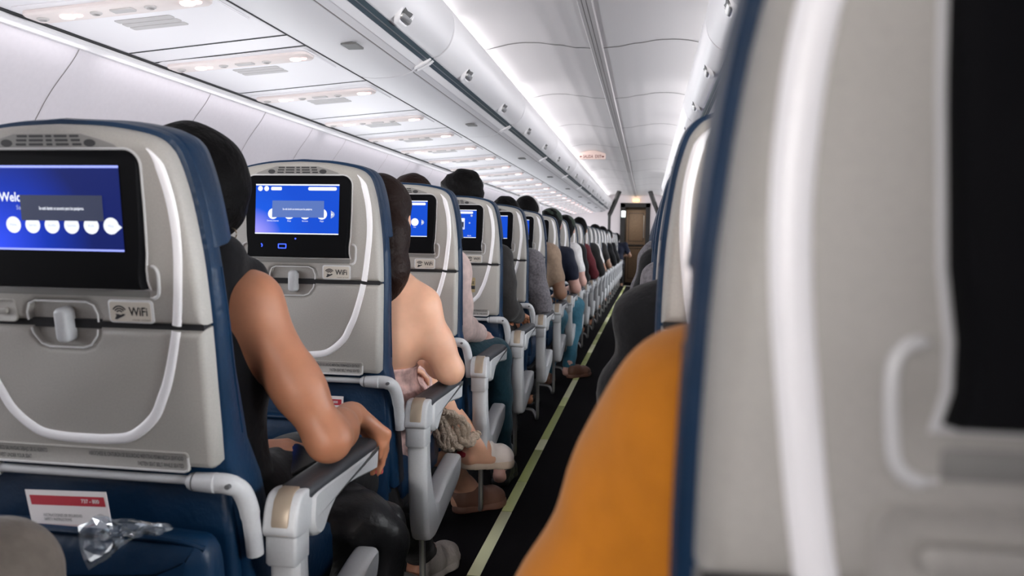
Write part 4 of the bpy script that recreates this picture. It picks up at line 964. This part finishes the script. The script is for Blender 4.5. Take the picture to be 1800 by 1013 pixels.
# ------------------------------------------------------------------ people, left row
def ring_hair(hd, r=(0.088, 0.104, 0.100), dz=0.028, back=0.0, extra=()):
    H = Body(); H.ell('h', hd+V3(0, -0.018, dz), r, 0.02); H.ell('h', hd+V3(0, -0.055, -0.03), (0.072, 0.055, 0.075), 0.03)
    for q in extra: H.ell('h', hd+V3(*q[0]), q[1], 0.03)
    return H.p
front = lambda y0: (lambda X, Y, Z: np.maximum(Y-y0, 0*X+0*Z-1))
def face_cut(hd): return lambda X, Y, Z: np.minimum((Y-hd[1]-0.045), -(Z-hd[2]-0.040))+0*X     # hair stays off the face
SH = ['torso', 'yoke', 'hips']
def trousers(m, t='trousers'): return (t, m, ['hips', 'thigha', 'calfa', 'thighb', 'calfb'], 0.011, 0.004)
# first: woman with gathered black hair, bare arm along the armrest
J = pose(-0.555, row_y(1), 1, head=V3(-0.515, 1.375, 1.138), neck=V3(-0.53, 1.372, 1.02), sa=V3(-0.405, 1.372, 0.930), ea=V3(-0.262, 1.385, 0.692), wa=V3(-0.285, 1.560, 0.700),
         sb=V3(-0.735, 1.39, 0.94), eb=V3(-0.74, 1.45, 0.70), wb=V3(-0.50, 1.52, 0.62), ka=V3(-0.43, row_y(1)+0.66, 0.55), fa=V3(-0.36, 2.37, 0.10), toea=V3(0.25, 1, 0))
B = body(J, 0.92, hands=False)
# hand hanging over the front end of the armrest: four separate bent fingers and a thumb
Wr = J['wa']
for i, (kx, ky, kz, L) in enumerate(((-0.228, 1.612, 0.650, 1.0), (-0.243, 1.620, 0.653, 1.08), (-0.259, 1.625, 0.652, 1.0), (-0.274, 1.627, 0.648, 0.84))):
    kn = V3(kx, ky, kz); B.cone('handa', Wr+V3(0.012-0.010*i, 0.005, 0), kn, 0.017, 0.0115, 0.012)
    p1 = kn+V3(-0.006, 0.012, -0.038)*L; p2 = p1+V3(-0.007, 0.001, -0.028)*L; p3 = p2+V3(-0.006, -0.004, -0.022)*L
    B.cone('handa', kn, p1, 0.0098, 0.0088, 0.008); B.cone('handa', p1, p2, 0.0088, 0.0078, 0.004); B.cone('handa', p2, p3, 0.0078, 0.0058, 0.004)
    if i == 0: TIP0 = (p2, p3)
    if i == 1: TIP1 = (p2, p3)
B.chain('handa', [Wr+V3(0.012, 0.012, -0.008), (-0.252, 1.590, 0.668), (-0.236, 1.606, 0.628), (-0.243, 1.607, 0.600)], [0.017, 0.0135, 0.010, 0.0075], 0.008)
hand(B, 'handb', J['wb'], (0.85, 0.35, 0.0), (0.2, 0.3, -1), (0, 0.4, 1), curl=(0.3, 0.6, 0.5))
H = Body(); hd = J['head']
H.ell('h', hd+V3(-0.004, -0.012, 0.026), (0.098, 0.118, 0.098), 0.03); H.ell('h', hd+V3(0.035, -0.03, -0.015), (0.062, 0.09, 0.080), 0.04); H.ell('h', hd+V3(0.0, -0.06, -0.06), (0.07, 0.06, 0.06), 0.04)
SC1 = Body(); SC1.chain('s', [(-0.64, 1.36, 1.02), (-0.52, 1.34, 1.035), (-0.455, 1.345, 1.018), (-0.428, 1.40, 0.985), (-0.45, 1.45, 0.97)], [0.035, 0.042, 0.036, 0.030, 0.03], 0.03)
SC1.chain('s', [(-0.44, 1.335, 1.02), (-0.46, 1.335, 0.93), (-0.48, 1.33, 0.80)], [0.04, 0.05, 0.05], 0.03)
w1 = person('person with gathered black hair and a bare arm resting on the near armrest', B, 'skin_tan', [
    ('hair', 'hair', H.p, 0, 0.0015, dict(cut=face_cut(hd), wf=60, h=0.006)), ('scarf', 'c_black', SC1.p, 0.0, 0.003, dict(h=0.008)),
    ('top', 'c_black', ['torso', 'hips'], 0.009, 0.003), trousers('c_black')], h=0.0058)
for nm, (a, b) in (('fingernail', TIP0), ('fingernail', TIP1)):
    nb = Body(); nb.ell('n', b*0.72+a*0.28+V3(0.003, 0.0045, 0.0), (0.0045, 0.003, 0.0085), 0.002); link(nm, blend_mesh(nm, nb.p, 0.0015, 'nail'), w1)
r, P_, U_ = make_shoe('shoe', None, J['fa']+V3(-0.005, -0.045, -0.095), (0.25, 1, 0.0), (0, 0, 1), ('shoegrey', 'shoegrey'), w1)
r, P_, U_ = make_shoe('shoe', None, J['fb']+V3(0, -0.045, -0.095), (0.0, 1, 0.0), (0, 0, 1), ('shoegrey', 'shoegrey'), w1)
mb = MB(); tube(mb, [(-0.432+0.010*math.cos(a), 1.352, 1.062+0.010*math.sin(a)) for a in np.linspace(0.1, 2*math.pi-0.1, 14)], 0.0014, 6); mb.build('earring', 'stud', w1)
ph = empty('phone', (-0.405, 1.50, 0.600)); ph.rotation_euler = (math.radians(20), math.radians(-8), math.radians(70)); tag(ph, 'black phone held low by the person with gathered hair', 'phone')
mb = MB(); pillow(mb, rrect(0, 0, 0.155, 0.074, 0.010), bevel_rings(0.0, 0.009, 0.003), 'xy'); mb.build('phone_body', 'bagleather', ph)
mb = MB(); pillow(mb, rrect(0, 0, 0.145, 0.066, 0.007), [(0, 0.009), (0, 0.0095)], 'xy'); mb.build('screen', 'phone', ph)
# second: woman with long dark brown hair and bare shoulders, legs crossed
J = pose(-0.49, row_y(2), 1, head=V3(-0.445, 2.215, 1.118), neck=V3(-0.455, 2.205, 1.00), sa=V3(-0.318, 2.185, 0.862), ea=V3(-0.240, 2.215, 0.690), wa=V3(-0.375, 2.40, 0.70), chest=V3(-0.475, 2.20, 0.82), waist=V3(-0.50, 2.21, 0.68),
         sb=V3(-0.62, 2.21, 0.87), eb=V3(-0.66, 2.26, 0.67), wb=V3(-0.50, 2.40, 0.66), ka=V3(-0.495, 2.69, 0.585), fa=V3(-0.290, 2.83, 0.325), toea=V3(0.66, 0.75, -0.12), kb=V3(-0.52, 2.59, 0.53), fb=V3(-0.375, 3.05, 0.095), toeb=V3(0.75, 0.7, 0))
B = body(J, 0.92); hd = J['head']
B.cone('torso', (-0.43, 2.17, 0.90), (-0.40, 2.17, 0.78), 0.075, 0.080, 0.05)
H = Body(); H.ell('h', hd+V3(0, -0.012, 0.028), (0.088, 0.112, 0.094), 0.03); H.chain('h', [hd+V3(0.0, -0.06, -0.0), (-0.415, 2.135, 1.07), (-0.398, 2.120, 0.97), (-0.400, 2.120, 0.885)], [0.075, 0.072, 0.060, 0.030], 0.03)
H.chain('h', [hd+V3(-0.04, -0.06, -0.0), (-0.47, 2.13, 1.05), (-0.46, 2.115, 0.90)], [0.07, 0.06, 0.035], 0.03)
w2 = person('person with long dark brown hair and bare shoulders, elbow on the armrest', B, 'skin_fair', [
    ('hair', 'hairbrown', H.p, 0, 0.0012, dict(cut=face_cut(hd), wf=70, h=0.006)),
    ('top', 'c_print', ['torso', 'hips'], 0.008, 0.002, dict(cut=lambda X, Y, Z: Z-0.70+0*X+0*Y)), ('shorts', 'c_print', ['hips', 'thigha', 'thighb'], 0.011, 0.004)], h=0.007)
r, P_, U_ = make_shoe('shoe', 'white sneaker with a red heel, raised on a crossed leg', J['fa']+V3(-0.045, -0.035, -0.085), (0.66, 0.75, -0.12), (0.05, 0.05, 1), ('shoewhite', 'shoesole'), w2, L=0.240)
del r['label'], r['category']
hb = Body(); hb.cone('h', P_(0.006, -0.012, 0.045), P_(0.006, 0.012, 0.048), 0.017, 0.017, 0.01); hb.cone('h', P_(0.012, -0.026, 0.040), P_(0.075, -0.033, 0.045), 0.017, 0.013, 0.02); hb.cone('h', P_(0.010, -0.022, 0.070), P_(0.012, 0.02, 0.072), 0.011, 0.011, 0.02)
link('heel_patch', blend_mesh('heel_patch', hb.p, 0.004, 'shoered'), r)
r, P_, U_ = make_shoe('shoe', None, J['fb']+V3(-0.035, -0.04, -0.095), (0.75, 0.7, 0.0), (0, 0, 1), ('shoebrown', 'shoebrown'), w2, L=0.24)
# knit shawl hanging between the armrest and her knee
mb = MB()
for i in range(9):
    a = i/8; x0 = -0.345+0.07*a; pts = catmull([(x0-0.03, 2.37+0.05*a, 0.545-0.02*a), (x0, 2.40+0.06*a, 0.535-0.03*a), (x0+0.010+0.012*math.sin(i), 2.43+0.08*a, 0.465), (x0+0.02, 2.45+0.09*a, 0.405+0.012*math.cos(i*2)), (x0+0.035, 2.50+0.08*a, 0.388+0.02*a), (x0+0.04, 2.54+0.06*a, 0.42)], 8)
    tube(mb, pts, [0.010+0.0030*math.sin(j*1.1+i) for j in range(len(pts))], 8)
tag(mb.build('knit_shawl', 'c_knit', None, 180), 'beige knitted shawl in ropey folds hanging beside the second armrest', 'shawl')
# everyone behind them
def simple(k, label, skin, cx=-0.545, s=1, shirt=None, sleeve='short', legs='c_black', hair='hair', hat=None, top=1.285, hx=None, extra=(), toe=None, shoes='shoeblack', h=0.012, J_kw=None, hair_r=(0.088, 0.104, 0.100), w=1.0, hair_extra=()):
    y0 = row_y(k); hxx = cx if hx is None else hx
    kw = dict(head=V3(hxx, y0+0.31, top-0.118), neck=V3((cx+hxx)/2, y0+0.293, 1.02)); kw.update(J_kw or {})
    J = pose(cx, y0, s, **kw); B = body(J, w)
    seg = SH+['sleevea', 'sleeveb']+(['uppera', 'upperb', 'forea', 'foreb'] if sleeve == 'long' else [])
    ps = [('shirt', shirt, seg, 0.012 if k else 0.02, 0.005)]
    if sleeve == 'short': pass
    ps.append(trousers(legs))
    if hat: 
        Hh = Body(); c = J['head']; Hh.ell('h', c+V3(0, -0.005, 0.045), (0.092, 0.110, 0.085), 0.02); Hh.cone('h', c+V3(-0.03, 0.10, 0.03), c+V3(0.03, 0.10, 0.03), 0.022, 0.022, 0.02)
        ps.append(('hat', hat, Hh.p, 0, 0.0)); 
    ps.append(('hair', hair, ring_hair(J['head'], hair_r, extra=hair_extra), 0, 0.0035 if k in (4,) else 0.002, dict(cut=face_cut(J['head']), wf=75)))
    o = person(label, B, skin, ps, h)
    if k <= 9:
        for t in 'ab': make_shoe('shoe', None, J['f'+t]+V3(0, -0.045, -0.095), J.get('toe'+t, (0, 1, 0)), (0, 0, 1), (shoes, shoes), o)
    return o
simple(3, 'person in a pale pink top and dark teal trousers, third seat of the left row', 'skin_pink', cx=-0.60, shirt='c_pink', sleeve='long', hair='hairbrown', hx=-0.60, top=1.300, legs='c_teal', J_kw=dict(sa=V3(-0.435, row_y(3)+0.285, 0.945), ea=V3(-0.408, row_y(3)+0.30, 0.72), ka=V3(-0.335, row_y(3)+0.62, 0.565), fa=V3(-0.30, row_y(3)+0.66, 0.095)))
simple(4, 'person with tousled black hair and charcoal sleeve, fourth seat of the left row', 'skin_tan', cx=-0.555, shirt='c_char', sleeve='long', top=1.375, hx=-0.585, hair_r=(0.100, 0.112, 0.110), J_kw=dict(sa=V3(-0.40, row_y(4)+0.285, 0.955), ea=V3(-0.362, row_y(4)+0.30, 0.72)), hair_extra=(((0.015, -0.03, 0.085), (0.065, 0.07, 0.045)), ((-0.05, -0.02, 0.055), (0.06, 0.07, 0.05))))
simple(5, 'person in a heather grey shirt leaning out, fifth seat of the left row', 'skin_tan', cx=-0.54, shirt='c_heather', sleeve='long', top=1.305, hx=-0.52, J_kw=dict(sa=V3(-0.355, row_y(5)+0.285, 0.92), ea=V3(-0.292, row_y(5)+0.30, 0.665)))
simple(6, 'person in a tan shirt with white headphones, sixth seat of the left row', 'skin_brown', cx=-0.53, shirt='c_tan', sleeve='short', top=1.352, hx=-0.52, legs='c_denim', shoes='shoebrown', J_kw=dict(sa=V3(-0.35, row_y(6)+0.285, 0.965), ea=V3(-0.275, row_y(6)+0.30, 0.70), ka=V3(-0.335, row_y(6)+0.66, 0.50)))
simple(7, 'person in a navy shirt with a green cap, seventh seat of the left row', 'skin_pink', cx=-0.52, shirt='c_navy', sleeve='short', top=1.300, hx=-0.45, hat='c_green', legs='c_denim', shoes='shoebrown', J_kw=dict(sa=V3(-0.325, row_y(7)+0.285, 0.935), ea=V3(-0.245, row_y(7)+0.30, 0.69), ka=V3(-0.275, row_y(7)+0.64, 0.52), fa=V3(-0.275, row_y(7)+0.20, 0.095), toea=V3(0.6, 0.8, 0)))
simple(8, 'person in a white shirt and dark green cap, eighth seat of the left row', 'skin_pink', cx=-0.53, shirt='c_white', sleeve='short', top=1.275, hx=-0.42, hat='c_green', J_kw=dict(sa=V3(-0.335, row_y(8)+0.285, 0.965), ea=V3(-0.262, row_y(8)+0.30, 0.70)))
simple(9, 'person in a black jacket, ninth seat of the left row', 'skin_tan', cx=-0.53, shirt='c_black', sleeve='long', top=1.235, h=0.014, J_kw=dict(ea=V3(-0.300, row_y(9)+0.285, 0.70)))
simple(10, 'person in a dark red jacket with bunned hair, tenth seat of the left row', 'skin_tan', cx=-0.54, shirt='c_red', sleeve='long', top=1.295, hx=-0.43, h=0.014, hair_extra=(((0, -0.04, 0.095), (0.05, 0.05, 0.04)),))
simple(11, 'person in a charcoal padded jacket, eleventh seat of the left row', 'skin_tan', cx=-0.51, shirt='c_char', sleeve='long', top=1.24, h=0.014, w=1.08)
simple(12, 'person in a white shirt, twelfth seat of the left row', 'skin_tan', cx=-0.53, shirt='c_white', sleeve='short', top=1.24, h=0.014)
simple(14, 'person with a bare brown arm, fourteenth seat of the left row', 'skin_brown', cx=-0.53, shirt='c_char', sleeve='short', top=1.30, hx=-0.47, h=0.016)
simple(16, 'person in black sleeves, sixteenth seat of the left row', 'skin_tan', cx=-0.52, shirt='c_black', sleeve='long', top=1.30, hx=-0.45, h=0.016)
simple(18, 'person in charcoal sleeves, eighteenth seat of the left row', 'skin_tan', cx=-0.52, shirt='c_black', sleeve='long', top=1.27, hx=-0.43, h=0.016)
simple(22, 'person in navy leaning into the aisle near the far doorway', 'skin_brown', cx=-0.40, shirt='c_navy', sleeve='short', top=1.24, h=0.016, J_kw=dict(sa=V3(-0.20, row_y(22)+0.29, 0.96), ea=V3(-0.09, row_y(22)+0.30, 0.74), wa=V3(-0.16, row_y(22)+0.52, 0.74)))
# knee at the lower left corner
simple(0, 'person at the lower left corner, only a knee in grey-brown trousers showing', 'skin_tan', cx=-0.545, shirt='c_char', sleeve='long', legs='c_brown', h=0.007, J_kw=dict(ea=V3(-0.345, row_y(0)+0.20, 0.68), wa=V3(-0.47, row_y(0)+0.34, 0.67), eb=V3(-0.76, row_y(0)+0.22, 0.68), wb=V3(-0.62, row_y(0)+0.34, 0.67), ka=V3(-0.487, row_y(0)+0.565, 0.620), fa=V3(-0.48, row_y(0)+0.62, 0.095)))
# right row: sleeves reaching into the aisle
simple(0, 'person in a mustard yellow top beside the large blurred seat', 'skin_tan', cx=0.535, s=-1, shirt='c_mustard', sleeve='long', h=0.008, w=1.05, J_kw=dict(sa=V3(0.337, 0.590, 0.905), ea=V3(0.238, 0.612, 0.680), wa=V3(0.31, 0.80, 0.66), neck=V3(0.53, 0.58, 1.00)))
simple(1, 'person in a black sleeve just beyond the mustard top', 'skin_tan', cx=0.535, s=-1, shirt='c_black', sleeve='long', h=0.010, J_kw=dict(sa=V3(0.318, 1.42, 0.918), ea=V3(0.266, 1.44, 0.70), wa=V3(0.33, 1.62, 0.67)))
simple(2, 'person in a heather grey sleeve, third seat of the right row', 'skin_tan', cx=0.54, s=-1, shirt='c_heather', sleeve='long', J_kw=dict(sa=V3(0.352, row_y(2)+0.30, 0.935), ea=V3(0.295, row_y(2)+0.30, 0.70)))
simple(3, 'person in a black sleeve, fourth seat of the right row', 'skin_tan', cx=0.535, s=-1, shirt='c_black', sleeve='long', J_kw=dict(sa=V3(0.345, row_y(3)+0.30, 0.965)))
simple(4, 'person in a pale grey sleeve, fifth seat of the right row', 'skin_tan', cx=0.53, s=-1, shirt='c_heather', sleeve='long', J_kw=dict(sa=V3(0.335, row_y(4)+0.30, 0.985)))
simple(6, 'person in a charcoal sleeve, seventh seat of the right row', 'skin_tan', cx=0.52, s=-1, shirt='c_char', sleeve='long', h=0.016)
# white headphones on the sixth passenger
hp = empty('headphones', (-0.52, row_y(6)+0.31, 1.234)); tag(hp, 'white headphones over the dark hair of the sixth passenger', 'headphones')
mb = MB(); tube(mb, [(0.094*math.cos(a), -0.02, 0.02+0.108*math.sin(a)) for a in np.linspace(-0.2, math.pi+0.2, 20)], 0.008, 8, flat=1.8, up=(0, 0, 1)); mb.build('headband', 'white', hp)
for q in (-1, 1): mb = MB(); pillow(mb, circle(-0.02, -0.005, 0.034, 18), bevel_rings(q*0.084, q*0.106, 0.008), 'yz'); mb.build('ear_cup', 'white', hp)
# ------------------------------------------------------------------ loose things
def card(name, label, C, text, band=True):
    c = [Vector(q) for q in C]; f = lambda a, b: c[3]*(1-a)*(1-b)+c[2]*a*(1-b)+c[1]*a*b+c[0]*(1-a)*b      # a across, b up
    nrm = (c[1]-c[0]).cross(c[3]-c[0]).normalized(); nrm = nrm if nrm.y < 0 else -nrm
    e = empty(name, c[3]); tag(e, label, 'card')
    L = lambda a, b, d=0: f(a, b)+nrm*d-c[3]
    mb = MB(); vs = [L(a, b, d) for d in (0, -0.0012) for a, b in ((0, 0), (1, 0), (1, 1), (0, 1))]
    mb.add(vs, [(0, 1, 2, 3), (4, 5, 6, 7), (0, 1, 5, 4), (1, 2, 6, 5), (2, 3, 7, 6), (3, 0, 4, 7)]); mb.build('card_sheet', 'paper', e)
    mb = MB(); mb.add([L(a, b, .0004) for a, b in ((0.05, 0.80), (0.97, 0.80), (0.965, 0.93), (0.045, 0.93))], [(0, 1, 2, 3)]); mb.build('red_band', 'red', e, 180)
    mb = MB(); W = (c[1]-c[0]).length; Hh = (c[0]-c[3]).length
    put_text(mb, text, 0.0085, lambda a, b: L(0.90+a/W, 0.865+b/Hh, .0008), 0, 'RIGHT', 0.95, True); mb.build('card_lettering', 'paper', e, 180)
    mb = MB()
    put_text(mb, 'INSTRUCCIONES DE SEGURIDAD', 0.0066, lambda a, b: L(0.66+a/W, 0.665+b/Hh, .0008), 0, 'RIGHT', 0.7); put_text(mb, 'SAFETY INSTRUCTIONS', 0.0066, lambda a, b: L(0.52+a/W, 0.61+b/Hh, .0008), 0, 'RIGHT', 0.7); mb.build('card_print', 'greyink', e, 180)
    mb = MB(); mb.add([L(a, b, .0004) for a, b in ((0.08, 0.45), (0.72, 0.45), (0.72, 0.55), (0.08, 0.55))], [(0, 1, 2, 3)]); mb.build('card_print', 'paleink', e, 180)
card('safety_card', 'white safety card with a red band in the nearest seat pocket', [(-0.664, 1.126, 0.652), (-0.522, 1.126, 0.657), (-0.490, 1.112, 0.545), (-0.626, 1.112, 0.540)], '737 - 800')
card('safety_card', 'white safety card with a red band in the second seat pocket', [(-0.595, 1.955, 0.654), (-0.4535, 1.955, 0.654), (-0.453, 1.942, 0.540), (-0.592, 1.942, 0.540)], '737 - 800')
# crumpled clear wrapper over the pocket edge
rnd = random.Random(4); pts = []
OUT = [(-0.527, 0.623), (-0.520, 0.590), (-0.507, 0.559), (-0.480, 0.575), (-0.455, 0.598), (-0.427, 0.622), (-0.395, 0.624), (-0.372, 0.630), (-0.384, 0.637), (-0.404, 0.634), (-0.440, 0.640), (-0.469, 0.636), (-0.500, 0.640)]
OUT = [q for a, c in zip(OUT, OUT[1:]+OUT[:1]) for q in (a, ((a[0]+c[0])/2+rnd.uniform(-.003, .003), (a[1]+c[1])/2+rnd.uniform(-.003, .003)))]
b = bmesh.new(); N = len(OUT); cx = sum(p[0] for p in OUT)/N; cz = sum(p[1] for p in OUT)/N
for side in (-1, 1):
    rings = []
    for r in (1.0, 0.86, 0.70, 0.54, 0.38, 0.2):
        rings.append([b.verts.new((cx+(x-cx)*r+rnd.uniform(-.004, .004)*(r < 1), 1.070+side*(0.012*(1-r)+0.002)+rnd.uniform(-.007, .007)*(r < 1)-0.004*(z < 0.6), cz+(z-cz)*r+rnd.uniform(-.005, .005)*(r < 1))) for x, z in OUT])
    for a, c in zip(rings, rings[1:]):
        for i in range(N):
            j = (i+1) % N
            b.faces.new((a[i], a[j], c[j])); b.faces.new((a[i], c[j], c[i]))
    b.faces.new(rings[-1])
me = bpy.data.meshes.new('plastic_wrapper'); b.to_mesh(me); b.free(); me.materials.append(M['film'])
tag(link('plastic_wrapper', me), 'crumpled clear plastic wrapper hanging over the nearest seat pocket', 'wrapper')
# black leather handbag hanging by the first passenger's knee
bag = empty('handbag', (0, 0, 0)); tag(bag, 'black leather handbag with a brass stud below the first armrest', 'bag')
Q = Body(); Q.chain('b', [(-0.40, 1.66, 0.42), (-0.33, 1.70, 0.405), (-0.275, 1.72, 0.375)], [0.085, 0.085, 0.065], 0.05); Q.chain('b', [(-0.42, 1.68, 0.33), (-0.34, 1.70, 0.30), (-0.30, 1.71, 0.29)], [0.09, 0.09, 0.07], 0.05)
link('bag_body', blend_mesh('bag_body', Q.p, 0.008, 'bagleather', 0, 0.006, 22), bag)
Q = Body(); Q.chain('b', [(-0.42, 1.70, 0.475), (-0.34, 1.71, 0.462), (-0.262, 1.735, 0.425), (-0.232, 1.745, 0.385)], [0.030, 0.034, 0.026, 0.014], 0.04)
link('bag_flap', blend_mesh('bag_flap', Q.p, 0.006, 'bagleather', 0, 0.003, 30), bag)
mb = MB(); sphere = circle(0, 0, 0.0075, 14); pillow(mb, [(a-0.262, b+0.398) for a, b in sphere], [(0, 1.700), (0, 1.650), (0.003, 1.646)]); mb.build('stud', 'stud', bag)
mb = MB(); tube(mb, catmull([(-0.36, 1.70, 0.30), (-0.31, 1.68, 0.24), (-0.30, 1.69, 0.12), (-0.34, 1.72, 0.06)], 6), 0.010, 8, flat=0.5); mb.build('strap', 'bagleather', bag)
